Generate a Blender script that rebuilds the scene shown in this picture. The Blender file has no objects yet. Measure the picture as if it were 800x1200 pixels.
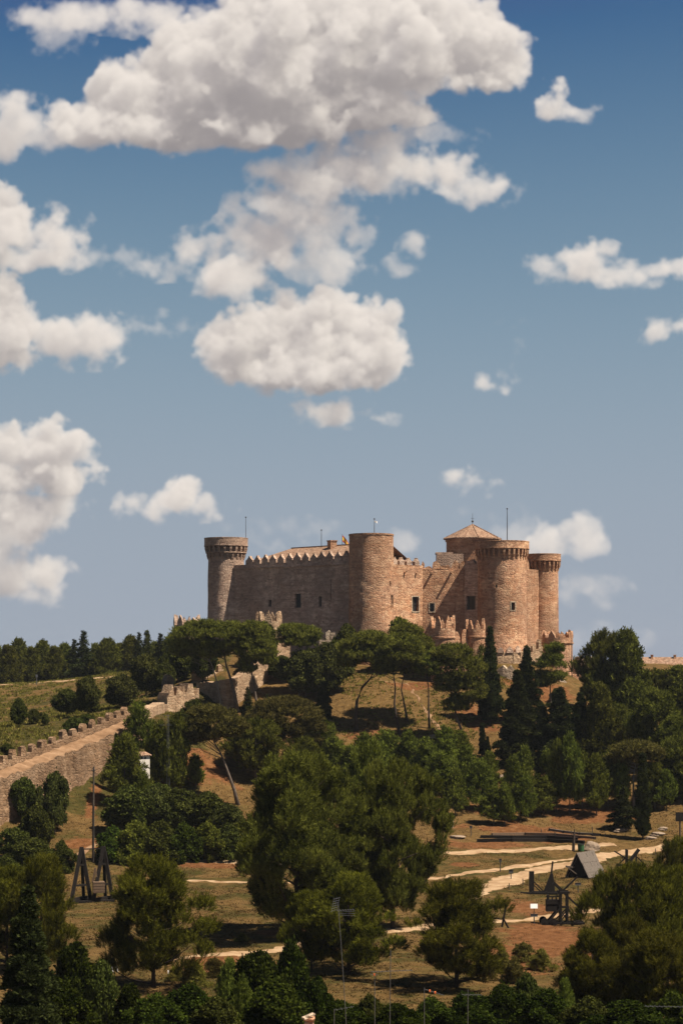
import bpy, bmesh, math, random
import numpy as np
from mathutils import Vector, Matrix

R = math.radians
rnd = random.Random(7)
SC = bpy.context.scene
COL = SC.collection
F, CZ = 2268.0, 28.0                     # focal length in photo pixels, eye height (the photo is taken from the upper town)
def at(px, py, Y):                       # photo pixel + distance -> point
    return Vector(((px-400)/F*Y, Y, CZ-(py-780)/F*Y))

# ---------------------------------------------------------------- object helpers
def tag(o, label=None, cat=None, group=None, kind=None):
    if label: o['label'] = label
    if cat: o['category'] = cat
    if group: o['group'] = group
    if kind: o['kind'] = kind
    return o
def link(o, parent=None):
    COL.objects.link(o)
    if parent: o.parent = parent
    return o
def empty(name, loc=(0,0,0), rz=0.0, scale=(1,1,1)):
    o = bpy.data.objects.new(name, None)
    o.location = loc; o.rotation_euler = (0,0,rz); o.scale = scale; o.empty_display_size = .5
    return link(o)
class MB:
    def __init__(s): s.v = []; s.f = []
    def add(s, v, f):
        n = len(s.v); s.v += [tuple(p) for p in v]; s.f += [tuple(i+n for i in q) for q in f]; return s
    def box(s, c, d, rz=0.0, tilt=None):
        cx, cy, cz = c; hx, hy, hz = d[0]/2, d[1]/2, d[2]/2
        m = Matrix.Rotation(rz, 3, 'Z')
        if tilt: m = m @ Matrix.Rotation(tilt[1], 3, tilt[0])
        v = [Vector(c) + m @ Vector((x*hx, y*hy, z*hz)) for z in (-1,1) for x, y in ((-1,-1),(1,-1),(1,1),(-1,1))]
        return s.add(v, [(3,2,1,0),(4,5,6,7),(0,1,5,4),(1,2,6,5),(2,3,7,6),(3,0,4,7)])
    def bar(s, p, q, w, h=None, up=(0,0,1)):
        p, q = Vector(p), Vector(q); h = h or w; d = (q-p).normalized()
        u = Vector(up)
        if abs(d.dot(u)) > .95: u = Vector((1,0,0))
        a = d.cross(u).normalized(); b = a.cross(d).normalized()
        v = [e + a*sx*w/2 + b*sy*h/2 for e in (p, q) for sx, sy in ((-1,-1),(1,-1),(1,1),(-1,1))]
        return s.add(v, [(0,1,2,3),(7,6,5,4),(4,5,1,0),(5,6,2,1),(6,7,3,2),(7,4,0,3)])
    def tube(s, pts, rad, n=8, cap=True):
        pts = [Vector(p) for p in pts]; n0 = len(s.v)
        for i, p in enumerate(pts):
            d = (pts[min(i+1, len(pts)-1)] - pts[max(i-1, 0)]).normalized()
            u = Vector((1,0,0)) if abs(d.z) > .9 else Vector((0,0,1))
            a = d.cross(u).normalized(); b = a.cross(d)
            r = rad[i] if hasattr(rad, '__len__') else rad
            for k in range(n):
                t = 2*math.pi*k/n; s.v.append(tuple(p + a*math.cos(t)*r + b*math.sin(t)*r))
        for i in range(len(pts)-1):
            for k in range(n):
                s.f.append((n0+i*n+k, n0+i*n+(k+1)%n, n0+(i+1)*n+(k+1)%n, n0+(i+1)*n+k))
        if cap:
            s.f.append(tuple(n0+k for k in range(n))[::-1]); s.f.append(tuple(n0+(len(pts)-1)*n+k for k in range(n)))
        return s
    def prism(s, poly, depth, frame):    # poly in (u,v), extruded along the frame's third axis; frame = (origin, u, v, w)
        o, u, v, w = [Vector(a) for a in frame]; n = len(poly)
        vs = [o+u*a+v*b+w*(-depth/2) for a, b in poly] + [o+u*a+v*b+w*(depth/2) for a, b in poly]
        return s.add(vs, [tuple(range(n))[::-1], tuple(range(n, 2*n))] + [(i, (i+1) % n, n+(i+1) % n, n+i) for i in range(n)])
    def lathe(s, prof, n=48, c=(0,0), a0=0.0, a1=2*math.pi):
        full = abs(a1-a0-2*math.pi) < 1e-6; m = n if full else n+1; n0 = len(s.v)
        for r, z in prof:
            for k in range(m):
                t = a0+(a1-a0)*k/n; s.v.append((c[0]+r*math.cos(t), c[1]+r*math.sin(t), z))
        for i in range(len(prof)-1):
            for k in range(n):
                k2 = (k+1) % m
                s.f.append((n0+i*m+k, n0+i*m+k2, n0+(i+1)*m+k2, n0+(i+1)*m+k))
        return s
    def mesh(s, name, m, smooth=False):
        me = bpy.data.meshes.new(name); me.from_pydata(s.v, [], s.f)
        bm = bmesh.new(); bm.from_mesh(me); bmesh.ops.recalc_face_normals(bm, faces=bm.faces); bm.to_mesh(me); bm.free()
        if m: me.materials.append(m)
        if smooth:
            for p in me.polygons: p.use_smooth = True
        return me
    def build(s, name, m, parent=None, smooth=False, loc=None):
        o = bpy.data.objects.new(name, s.mesh(name, m, smooth))
        if loc: o.location = loc
        return link(o, parent)
def fast_mesh(name, V, Q, mat, tint=None):
    me = bpy.data.meshes.new(name); k = Q.shape[1]
    me.vertices.add(len(V)); me.vertices.foreach_set('co', V.astype(np.float32).ravel())
    me.loops.add(Q.size); me.loops.foreach_set('vertex_index', Q.astype(np.int32).ravel())
    me.polygons.add(len(Q)); me.polygons.foreach_set('loop_start', np.arange(0, Q.size, k, dtype=np.int32))
    me.polygons.foreach_set('loop_total', np.full(len(Q), k, np.int32))
    me.update(calc_edges=True)
    if tint is not None:
        a = me.attributes.new('tint', 'FLOAT', 'FACE'); a.data.foreach_set('value', tint.astype(np.float32))
    if mat: me.materials.append(mat)
    return me

# ---------------------------------------------------------------- materials
def new_mat(name):
    m = bpy.data.materials.new(name); m.use_nodes = True
    nt = m.node_tree; nt.nodes.clear()
    return m, nt
class G:
    """small node-graph writer"""
    def __init__(s, nt): s.nt = nt
    def n(s, t, **k):
        o = s.nt.nodes.new(t)
        for a, b in k.items():
            if a.startswith('i_'): continue
            setattr(o, a, b)
        return o
    def l(s, a, b): s.nt.links.new(a, b)
    def noise(s, vec, scale, detail=4, rough=.55):
        o = s.n('ShaderNodeTexNoise'); o.inputs['Scale'].default_value = scale; o.inputs['Detail'].default_value = detail; o.inputs['Roughness'].default_value = rough
        s.l(vec, o.inputs['Vector']); return o.outputs['Fac']
    def mapv(s, vec, sc, loc=(0,0,0)):
        o = s.n('ShaderNodeMapping'); o.inputs['Scale'].default_value = sc; o.inputs['Location'].default_value = loc; s.l(vec, o.inputs['Vector']); return o.outputs[0]
    def ramp(s, fac, stops, interp='LINEAR'):
        o = s.n('ShaderNodeValToRGB'); o.color_ramp.interpolation = interp
        e = o.color_ramp.elements
        while len(e) < len(stops): e.new(.5)
        for i, (p, c) in enumerate(stops):
            e[i].position = p; e[i].color = (c, c, c, 1) if not hasattr(c, '__len__') else (*c, 1)
        s.l(fac, o.inputs['Fac']); return o.outputs['Color']
    def mix(s, fac, a, b, blend='MIX'):
        o = s.n('ShaderNodeMix', data_type='RGBA', blend_type=blend, clamp_factor=True)
        for v, i in ((fac, 0), (a, 6), (b, 7)):
            if isinstance(v, (int, float)): o.inputs[i].default_value = v
            elif isinstance(v, tuple): o.inputs[i].default_value = (*v, 1)
            else: s.l(v, o.inputs[i])
        return o.outputs[2]
    def math(s, op, a, b=0.0, c=None):
        o = s.n('ShaderNodeMath', operation=op)
        for i, v in enumerate((a, b) if c is None else (a, b, c)):
            if isinstance(v, (int, float)): o.inputs[i].default_value = v
            else: s.l(v, o.inputs[i])
        return o.outputs[0]
    def pos(s): return s.n('ShaderNodeNewGeometry').outputs['Position']
    def obj(s): return s.n('ShaderNodeTexCoord').outputs['Object']
    def finish(s, col, rough=.9, bump=None, bstr=.5, bdist=.1, spec=.2):
        b = s.n('ShaderNodeBsdfPrincipled'); b.inputs['Roughness'].default_value = rough; b.inputs['Specular IOR Level'].default_value = spec
        if isinstance(col, tuple): b.inputs['Base Color'].default_value = (*col, 1)
        else: s.l(col, b.inputs['Base Color'])
        if bump is not None:
            bn = s.n('ShaderNodeBump'); bn.inputs['Strength'].default_value = bstr; bn.inputs['Distance'].default_value = bdist
            s.l(bump, bn.inputs['Height']); s.l(bn.outputs[0], b.inputs['Normal'])
        o = s.n('ShaderNodeOutputMaterial'); s.l(b.outputs[0], o.inputs[0])

def stone(name, dark, mid, light, stones=(2.3, 2.3, 4.2), grey=(.25,.22,.20), greyamt=.35, moss=0.0):
    """coursed rubble: one colour per stone, patched by weather"""
    m, nt = new_mat(name); g = G(nt); p = g.pos()
    wob = g.n('ShaderNodeTexNoise'); wob.inputs['Scale'].default_value = .8; g.l(p, wob.inputs['Vector'])
    v0 = g.n('ShaderNodeVectorMath', operation='MULTIPLY_ADD'); v0.inputs[1].default_value = (.35,.35,.22); g.l(wob.outputs['Color'], v0.inputs[0]); g.l(p, v0.inputs[2])
    q = g.mapv(v0.outputs[0], stones)
    vo = g.n('ShaderNodeTexVoronoi'); vo.inputs['Scale'].default_value = 1.0; vo.inputs['Randomness'].default_value = .85; g.l(q, vo.inputs['Vector'])
    sep = g.n('ShaderNodeSeparateColor'); g.l(vo.outputs['Color'], sep.inputs[0])
    c = g.ramp(sep.outputs[0], [(0, dark), (.40, mid), (.68, mid), (1, light)])
    big = g.noise(g.mapv(p, (1,1,1.5)), .16, 5, .6)
    c = g.mix(g.ramp(big, [(.40, 0.0), (.68, greyamt)]), c, grey)
    band = g.noise(g.mapv(p, (.05,.05,.9)), 1.0, 3, .6)
    c = g.mix(g.ramp(band, [(.35, .30), (.65, 0.0)]), c, tuple(x*.62 for x in mid))
    light_p = g.noise(g.mapv(p, (1,1,1.6), (31,7,3)), .45, 5, .65)
    c = g.mix(g.ramp(light_p, [(.50, 0.0), (.66, .75)]), c, light)
    course = g.noise(g.mapv(p, (.16,.16,3.1), (3,1,7)), 1.0, 3, .65)
    c = g.mix(1.0, c, g.ramp(course, [(.30, (.62,.60,.58)), (.5, (1.0,1.0,1.0)), (.70, (1.22,1.22,1.20))]), 'MULTIPLY')
    wide = g.noise(g.mapv(p, (1,1,.6), (11,5,2)), .13, 4, .6)
    c = g.mix(1.0, c, g.ramp(wide, [(.36, (.56,.54,.54)), (.52, (1.0,1.0,1.0)), (.66, (1.25,1.25,1.22))]), 'MULTIPLY')
    streak = g.noise(g.mapv(p, (.9,.9,.07)), 1.0, 4, .6)
    c = g.mix(g.ramp(streak, [(.52, 0.0), (.74, .6)]), c, tuple(x*.42 for x in mid))
    fine = g.noise(p, 6.0, 3, .6)
    c = g.mix(.35, c, g.ramp(fine, [(.3, tuple(x*.5 for x in mid)), (.7, light)]))
    ve = g.n('ShaderNodeTexVoronoi', feature='DISTANCE_TO_EDGE'); ve.inputs['Scale'].default_value = 1.0; ve.inputs['Randomness'].default_value = .85; g.l(q, ve.inputs['Vector'])
    joint = g.ramp(ve.outputs['Distance'], [(0, 0.0), (.16, 1.0)])
    h = g.math('ADD', g.math('MULTIPLY', joint, .6), g.math('ADD', g.math('MULTIPLY', sep.outputs[1], .5), g.math('MULTIPLY', fine, .5)))
    g.finish(c, .95, h, .8, .14, .1)
    return m
M = {}
M['stone'] = stone('castle_stone', (.14,.058,.031), (.43,.200,.104), (.65,.42,.26), stones=(1.7,1.7,3.1))
M['stone_grey'] = stone('weathered_stone', (.14,.088,.066), (.43,.275,.198), (.67,.49,.36), stones=(1.7,1.7,3.1), greyamt=.5)
M['stone_rough'] = stone('rubble_stone', (.16,.10,.06), (.33,.205,.12), (.50,.36,.235), stones=(1.3,1.3,2.0), grey=(.2,.15,.11))
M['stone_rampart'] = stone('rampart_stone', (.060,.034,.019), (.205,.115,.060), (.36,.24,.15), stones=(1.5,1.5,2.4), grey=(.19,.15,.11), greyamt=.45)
M['stone_pale'] = stone('pale_limestone', (.26,.19,.13), (.42,.31,.215), (.56,.45,.33), stones=(1.4,1.4,2.2))
M['stone_shade'] = stone('shade_toned_stone', (.09,.07,.052), (.16,.12,.085), (.25,.19,.135), stones=(1.5,1.5,2.2), grey=(.10,.09,.075))  # dark copy of the wall stone, with shade put into its colour
def simple(name, col, rough=.85, var=.35, scale=3.0, bump=.3, spec=.2, metal=0.0, grain=None):
    m, nt = new_mat(name); g = G(nt); p = g.obj()
    if grain: p = g.mapv(p, grain)
    f = g.noise(p, scale, 5, .6)
    c = g.ramp(f, [(.25, tuple(x*(1-var) for x in col)), (.75, tuple(min(1, x*(1+var)) for x in col))])
    g.finish(c, rough, f, bump, .03, spec)
    if metal: [n for n in nt.nodes if n.type == 'BSDF_PRINCIPLED'][0].inputs['Metallic'].default_value = metal
    return m
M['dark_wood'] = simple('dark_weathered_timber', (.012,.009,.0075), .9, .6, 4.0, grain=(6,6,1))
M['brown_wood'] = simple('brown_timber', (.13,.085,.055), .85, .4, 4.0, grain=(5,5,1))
M['grey_wood'] = simple('grey_weathered_planks', (.12,.098,.08), .9, .6, 3.0, grain=(1,5,5))
M['pole_wood'] = simple('tarred_pole', (.065,.05,.038), .9, .4, 3.0)
M['plaster'] = simple('white_plaster', (.62,.56,.49), .9, .15, 1.2)
M['metal'] = simple('galvanised_metal', (.16,.16,.155), .45, .2, 8.0, metal=.7)
M['dark_metal'] = simple('dark_steel', (.05,.05,.052), .5, .3, 8.0)
M['glass'] = simple('dark_window', (.018,.018,.02), .35, .2, 3.0, spec=.4)
M['grille'] = simple('window_bars', (.045,.042,.04), .6, .2, 8.0)
M['sign_white'] = simple('white_sign_board', (.80,.79,.76), .5, .06, 2.0)
M['green_paint'] = simple('green_bin_paint', (.03,.09,.035), .5, .2, 3.0)
M['orange_plastic'] = simple('orange_plastic', (.75,.17,.04), .5, .1, 3.0)
M['yellow_cloth'] = simple('yellow_cloth', (.72,.47,.07), .8, .1, 3.0)
M['red_cloth'] = simple('red_cloth', (.45,.05,.03), .8, .1, 3.0)
M['white_cloth'] = simple('white_cloth', (.78,.77,.75), .8, .05, 3.0)
M['rock'] = simple('pale_boulder', (.21,.155,.11), .95, .3, 1.5, bump=.8)
def tiles():
    m, nt = new_mat('terracotta_tiles'); g = G(nt); p = g.pos()
    vo = g.n('ShaderNodeTexVoronoi'); vo.inputs['Scale'].default_value = 3.2; g.l(g.mapv(p, (1,1,1.3)), vo.inputs['Vector'])
    sep = g.n('ShaderNodeSeparateColor'); g.l(vo.outputs['Color'], sep.inputs[0])
    c = g.ramp(sep.outputs[0], [(0, (.13,.075,.047)), (.5, (.235,.135,.085)), (1, (.35,.225,.15))])
    big = g.noise(p, .5, 4); c = g.mix(g.ramp(big, [(.45, 0.0), (.7, .5)]), c, (.24,.17,.12))
    w = g.n('ShaderNodeTexWave', wave_type='BANDS', bands_direction='DIAGONAL'); w.inputs['Scale'].default_value = 1.3; w.inputs['Distortion'].default_value = 1.0; g.l(p, w.inputs['Vector'])
    g.finish(c, .9, w.outputs['Fac'], .7, .08)
    return m
M['tiles'] = tiles()
def leaf(name, dark, light, transl=.26, hue=.03):
    m, nt = new_mat(name); g = G(nt)
    a = g.n('ShaderNodeAttribute', attribute_name='tint')
    oi = g.n('ShaderNodeObjectInfo')
    c = g.ramp(a.outputs['Fac'], [(0, dark), (1, light)])
    hs = g.n('ShaderNodeHueSaturation')
    g.l(g.math('MULTIPLY_ADD', oi.outputs['Random'], hue, .5-hue/2), hs.inputs['Hue'])
    g.l(g.math('MULTIPLY_ADD', oi.outputs['Random'], .35, .83), hs.inputs['Value']); hs.inputs['Saturation'].default_value = 1.0
    g.l(c, hs.inputs['Color'])
    d = g.n('ShaderNodeBsdfDiffuse'); t = g.n('ShaderNodeBsdfTranslucent')
    g.l(hs.outputs[0], d.inputs['Color']); g.l(hs.outputs[0], t.inputs['Color'])
    mx = g.n('ShaderNodeMixShader'); mx.inputs[0].default_value = transl
    g.l(d.outputs[0], mx.inputs[1]); g.l(t.outputs[0], mx.inputs[2])
    o = g.n('ShaderNodeOutputMaterial'); g.l(mx.outputs[0], o.inputs[0])
    return m
M['pine'] = leaf('pine_needles', (0.0221, 0.0273, 0.0043), (0.1651, 0.1705, 0.0284))
M['pine_slope'] = leaf('slope_pine_needles', (0.0306, 0.0382, 0.0066), (0.2160, 0.2218, 0.0395), .3)
M['pine_grey'] = leaf('stone_pine_needles', (0.0221, 0.0265, 0.0061), (0.1279, 0.1288, 0.0311))
M['pine_brown'] = leaf('dry_pine_needles', (0.0314, 0.0281, 0.0066), (0.1456, 0.1223, 0.0329))
M['pine_young'] = leaf('young_pine_needles', (0.0247, 0.0328, 0.0046), (0.1747, 0.1966, 0.0309))
M['pine_near'] = leaf('near_pine_needles', (0.0138, 0.0159, 0.0021), (0.1325, 0.1244, 0.0142))  # needles darkened: the dimmer foreground is painted into their colour
M['cypress'] = leaf('cypress_sprays', (0.0102, 0.0140, 0.0043), (0.0539, 0.0621, 0.0179))
M['oak'] = leaf('holm_oak_leaves', (0.0161, 0.0211, 0.0043), (0.0924, 0.1030, 0.0210))
M['olive'] = leaf('grey_green_leaves', (0.0195, 0.0234, 0.0056), (0.0995, 0.1030, 0.0256))
M['broad'] = leaf('broad_leaves', (0.0110, 0.0195, 0.0028), (0.0710, 0.0934, 0.0128), .35)
M['broad_near'] = leaf('near_broad_leaves', (0.0041, 0.0084, 0.0012), (0.0473, 0.0606, 0.0084), .3)  # darker copy of the broad leaves, foreground dimness put into the colour
M['lime'] = leaf('light_green_leaves', (0.0340, 0.0429, 0.0056), (0.1563, 0.1674, 0.0265), .35)
M['scrub'] = leaf('field_scrub_blades', (0.0600, 0.0580, 0.0108), (0.2000, 0.1650, 0.0390), .3)
M['drygrass'] = leaf('dry_grass_blades', (.085,.058,.020), (.19,.127,.052), .45)
def bark(name, a, b):
    m, nt = new_mat(name); g = G(nt); p = g.obj()
    f = g.noise(g.mapv(p, (1,1,.35)), 5.0, 4, .6)
    g.finish(g.ramp(f, [(.3, a), (.7, b)]), .95, f, .7, .05, .1)
    return m
M['bark'] = bark('grey_bark', (.055,.042,.033), (.15,.115,.09))
M['bark_pale'] = bark('pale_bark', (.12,.10,.08), (.27,.23,.19))
M['bark_dark'] = bark('dark_bark', (.028,.021,.017), (.075,.055,.043))
M['dead_wood'] = bark('dead_wood', (.16,.12,.09), (.33,.26,.2))
EXPOSURE = 0.9
HAZE = 0.00005
SKY_K = 1/1.87
CLOUD_SUN, CLOUD_AMB = (.300,.272,.222), (.185,.170,.180)
# ---------------------------------------------------------------- terrain: a thin-plate surface through surveyed points
GP = []
def gp(px, py, Y): v = at(px, py, Y); GP.append((v.x, v.y, v.z))
for a in [ (440,800,372),(480,806,374),(540,830,360),(560,850,352),(417,856,350),(468,862,348),(545,872,345),(600,900,330),(650,900,330),
           (580,955,300),(480,940,305),(665,950,302),(700,955,300),(560,975,290),(650,985,285),(620,1005,270),(400,1035,247),(250,1030,250),
           (300,1075,215),(560,1045,240),(650,1060,228),(590,1080,212),(640,1110,192),(230,1115,190),(340,1105,195),(180,1155,168),(750,990,280),
           (790,985,283),(760,960,295),(280,945,300),(230,925,306),(335,905,322),(300,835,362),(265,840,360),(351,815,370),(110,1010,262),(100,985,273),
           (60,965,280),(10,967,277),(30,1010,260),(120,955,286),(140,975,277),(160,930,297),(195,900,308),(60,930,291),(115,905,302),(160,882,310),
           # outside the rampart: the field that climbs to the skyline
           (-10,893,288),(75,862,312),(140,838,330),(60,850,342),(130,830,360),(22,853,350),(77,838,378),(171,815,400),(0,803,480),(100,795,490),(170,786,490),(30,820,440),(-60,806,470),
           (195,835,348),(215,800,385),
           # slope at the right
           (800,780,460),(700,785,430),(690,805,405),(800,850,352),(720,860,345),(800,900,322),(860,900,322),(860,800,430),(880,1000,275),
           (-100,1010,262),(-100,1100,200),(900,1110,195) ]: gp(*a)
for x in (-30,-10,10,30,45): GP.append((x, 405, 30.0)); GP.append((x, 440, 29.5))
for x in (-22,0,20): GP.append((x, 388, 27.8))
GP += [(33, 384, 27.0), (46, 392, 25.5), (38, 375, 23.0), (20, 378, 26.0)]
for x in (-60,-20,20,60): GP += [(x,158,.3),(x,147,1.0),(x,138,2.0),(x,129,3.4),(x,120,5.0),(x,108,6.6),(x,80,10.2),(x,40,13.5),(x,0,17),(x,-40,18.5), (x,560,18),(x,640,6)]
for x in (-135,135): GP += [(x,150,1),(x,220,1.5),(x,300,6),(x,360,14),(x,430,22),(x,500,22),(x,560,17),(x,80,8),(x,0,15)]
GP = np.array(GP)
def tps_fit(P, lam=.02):
    X = P[:, :2]/100; n = len(P)
    d = np.sqrt(((X[:, None]-X[None])**2).sum(-1)); K = np.where(d > 0, d*d*np.log(d+1e-12), 0)+np.eye(n)*lam*.05
    A = np.zeros((n+3, n+3)); A[:n, :n] = K; A[:n, n] = 1; A[:n, n+1:] = X; A[n:, :n] = A[:n, n:].T
    return X, np.linalg.solve(A, np.concatenate([P[:, 2], [0, 0, 0]]))
TX, TW = tps_fit(GP)
def hgt_np(x, y):
    x = np.asarray(x, float); y = np.asarray(y, float)
    cx = np.clip(x, -135, 135); cy = np.clip(y, -40, 640)
    q = np.stack([cx, cy], -1)/100
    d2 = ((q[..., None, :]-TX)**2).sum(-1)
    z = (np.where(d2 > 0, .5*d2*np.log(d2+1e-12), 0)*TW[:-3]).sum(-1) + TW[-3] + q[..., 0]*TW[-2] + q[..., 1]*TW[-1]
    out = np.hypot(x-cx, y-cy); s = np.clip(out/700, 0, 1); s = s*s*(3-2*s)
    z = z*(1-s) - 14*s
    bump = .16*np.sin(x*.55+1.3*np.sin(y*.21))*np.sin(y*.47+.7*np.sin(x*.3)) + .07*np.sin(x*1.7+y*.9)*np.sin(y*1.3-x*.6)
    return z + bump*np.clip((y-100)/50, 0, 1)*(1-s)
def hgt(x, y): return float(hgt_np(np.array([x]), np.array([y]))[0])
_ys = np.arange(120, 560, .5)
def hit(px, py):                          # where the line of sight through a photo pixel meets the ground
    h = hgt_np((px-400)/F*_ys, _ys); r = CZ-(py-780)/F*_ys
    i = np.argmax(r <= h) if (r <= h).any() else len(_ys)-1
    Y = float(_ys[i]); x = (px-400)/F*Y
    return Vector((x, Y, hgt(x, Y)))
def on(px, Y): x = (px-400)/F*Y; return Vector((x, Y, hgt(x, Y)))

# zones of bare soil and green, as plain attributes of the ground
SOIL = [(600,972,60,8),(560,990,60,5),(660,985,50,6),(480,806,40,7),(430,862,40,6),(560,840,30,20),(650,945,70,12),(580,950,60,8),(650,1100,70,25),(600,1120,60,20),
        (690,1025,25,8),(620,1065,30,12),(250,1015,50,5),(100,990,40,8),(240,900,50,18),(690,955,60,10),(700,960,50,8),(630,806,45,18),(350,1095,60,6),(250,1130,50,12),(110,940,10,30),(230,940,40,12),(545,1015,20,4)]
def build_ground():
    def axis(lo, hi, a, b, fine, far):
        v = list(np.arange(a, b+.01, fine)); s = fine; t = b
        while t < hi: s *= 1.35; t += s; v.append(min(t, hi))
        s = fine; t = a; pre = []
        while t > lo: s *= 1.35; t -= s; pre.append(max(t, lo))
        return np.array(sorted(set(pre)) + v)
    xs = axis(-2400, 2400, -78, 78, 1.1, 0); ys = axis(-300, 2400, 135, 520, 1.1, 0)
    X, Y = np.meshgrid(xs, ys); Z = hgt_np(X.ravel(), Y.ravel()).reshape(X.shape)
    nx, ny = len(xs), len(ys)
    V = np.stack([X, Y, Z], -1).reshape(-1, 3)
    i = np.arange(nx*ny).reshape(ny, nx)
    Q = np.stack([i[:-1, :-1], i[:-1, 1:], i[1:, 1:], i[1:, :-1]], -1).reshape(-1, 4)
    m, nt = new_mat('dry_ground'); g = G(nt); p = g.pos()
    a = g.n('ShaderNodeAttribute', attribute_name='soil'); gr = g.n('ShaderNodeAttribute', attribute_name='green')
    n1 = g.noise(p, .22, 6, .62); n2 = g.noise(g.mapv(p, (1,1,1), (9,3,1)), .9, 5, .6); n3 = g.noise(p, 5.0, 4, .65); n4 = g.noise(g.mapv(p, (1,1,1), (50,20,0)), .07, 4, .55)
    gold = g.ramp(n2, [(.3, (.150,.098,.042)), (.55, (.235,.160,.072)), (.75, (.315,.225,.108))])
    green = g.ramp(n2, [(.3, (.062,.066,.021)), (.55, (.105,.098,.034)), (.75, (.165,.135,.052))])
    gm = g.math('ADD', gr.outputs['Fac'], g.math('MULTIPLY', g.math('SUBTRACT', n1, .5), 2.4))
    c = g.mix(g.ramp(gm, [(.35, 0.0), (.75, 1.0)]), gold, green)
    soil = g.ramp(n2, [(.3, (.175,.082,.038)), (.55, (.285,.142,.070)), (.78, (.40,.24,.135))])
    sm = g.math('ADD', a.outputs['Fac'], g.math('MULTIPLY', g.math('SUBTRACT', n1, .56), 2.2))
    c = g.mix(g.ramp(sm, [(.40, 0.0), (.62, 1.0)]), c, soil)
    c = g.mix(.5, c, g.ramp(n3, [(.25, (.35,.35,.35)), (.75, (1.0,1.0,1.0))]), 'MULTIPLY')
    c = g.mix(1.0, c, (.60,.525,.42), 'MULTIPLY')
    g.finish(c, 1.0, g.math('ADD', n3, g.math('MULTIPLY', n2, 1.5)), .9, .22, .05)
    me = fast_mesh('ground', V, Q, m)
    for p_ in me.polygons: pass
    me.polygons.foreach_set('use_smooth', np.ones(len(Q), bool))
    px = 400+X*F/np.maximum(Y, 20); py = 780+(CZ-Z)*F/np.maximum(Y, 20)
    so = np.zeros(X.shape); 
    for (cx, cy, rx, ry) in SOIL:
        P0 = hit(cx, cy); wx = rx/F*P0.y
        P1 = hit(cx, cy-ry); wy = max(3.0, abs(P1.y-P0.y))
        so = np.maximum(so, 1.25*np.exp(-((X-P0.x)/wx)**2-((Y-P0.y)/wy)**2))
    gre = np.full(X.shape, .28)
    gre = np.where((Y < 275), .52, gre)
    left = (X < -20) & (Y > 285)
    gre = np.where(left, .62+.3*np.clip((400-Y)/100, -1, 1), gre)
    gre = np.where((X > -22) & (Y > 300) & (Y < 400), .12, gre)
    gre = np.where((X > 20) & (Y > 300), .25, gre)
    for nm, arr in (('soil', so), ('green', gre)):
        at_ = me.attributes.new(nm, 'FLOAT', 'POINT'); at_.data.foreach_set('value', arr.astype(np.float32).ravel())
    o = link(bpy.data.objects.new('ground', me)); o['kind'] = 'structure'
    return o
build_ground()

def path_mat(name, a, b, c_):
    m, nt = new_mat(name); g = G(nt); p = g.pos()
    n1 = g.noise(p, .6, 5, .6); n3 = g.noise(p, 6.0, 4, .65)
    c = g.ramp(n1, [(.3, a), (.55, b), (.75, c_)])
    c = g.mix(.35, c, g.ramp(n3, [(.3, (.5,.5,.5)), (.7, (1.0,1.0,1.0))]), 'MULTIPLY')
    g.finish(c, 1.0, n3, .6, .1, .05); return m
M['path'] = path_mat('pale_dirt', (.24,.145,.078), (.36,.24,.138), (.46,.335,.21))
M['path_red'] = path_mat('red_dirt', (.15,.085,.045), (.25,.15,.085), (.35,.23,.14))
def path(name, pts, width, mat, seed=1):
    """a trodden path draped over the ground"""
    P = [hit(*p) for p in pts]; rs = random.Random(seed)
    L = [P[0]]
    for i in range(len(P)-1):
        n = max(2, int((P[i+1]-P[i]).length/1.0))
        for k in range(1, n+1):
            t = k/n; p0, p1, p2, p3 = P[max(i-1,0)], P[i], P[i+1], P[min(i+2,len(P)-1)]
            L.append(.5*((2*p1)+(p2-p0)*t+(2*p0-5*p1+4*p2-p3)*t*t+(3*p1-p0-3*p2+p3)*t**3))
    V = []; Q = []; NW = 5; wl = wr = 0
    for i, p in enumerate(L):
        d = (L[min(i+1,len(L)-1)]-L[max(i-1,0)]); d.z = 0; d.normalize(); nrm = Vector((-d.y, d.x, 0))
        wl = .7*wl+rs.uniform(-.45,.45); wr = .7*wr+rs.uniform(-.45,.45)
        for k in range(NW):
            t = k/(NW-1); o = (-width/2-wl)*(1-t)+(width/2+wr)*t; q = p+nrm*o
            V.append((q.x, q.y, q.z))
        if i:
            for k in range(NW-1): a = (i-1)*NW+k; Q.append((a, a+1, a+NW+1, a+NW))
    V = np.array(V); V[:, 2] = hgt_np(V[:, 0], V[:, 1]) + .05
    k = np.arange(len(V)) % NW; V[(k == 0) | (k == NW-1), 2] -= .09
    o = link(bpy.data.objects.new(name, fast_mesh(name, V, np.array(Q), mat))); o['kind'] = 'structure'
path('dirt_path', [(200,1032),(250,1033),(330,1036),(420,1036),(500,1031),(560,1022),(610,1015),(660,1008),(710,1001),(760,996),(810,990)], 1.5, M['path'], 1)
path('dirt_path', [(520,1062),(560,1046),(600,1031),(640,1019),(680,1010),(720,1003),(770,996),(812,991)], 4.2, M['path'], 2)
path('dirt_path', [(190,1127),(240,1121),(300,1116),(345,1110),(420,1098),(500,1086),(560,1081),(600,1080),(640,1075),(700,1066)], 2.4, M['path'], 3)
path('dirt_path', [(505,1001),(560,998),(620,996),(680,993),(720,990)], 3.6, M['path'], 4)
path('dirt_track', [(60,1012),(95,1000),(112,990),(135,978),(160,968),(195,955)], 1.6, M['path_red'], 5)
path('dirt_track', [(195,1014),(225,1010),(262,1012),(300,1016)], 2.4, M['path'], 6)
path('dirt_track', [(445,797),(470,801),(480,806),(492,822),(505,842),(515,858)], .9, M['path_red'], 7)
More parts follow.
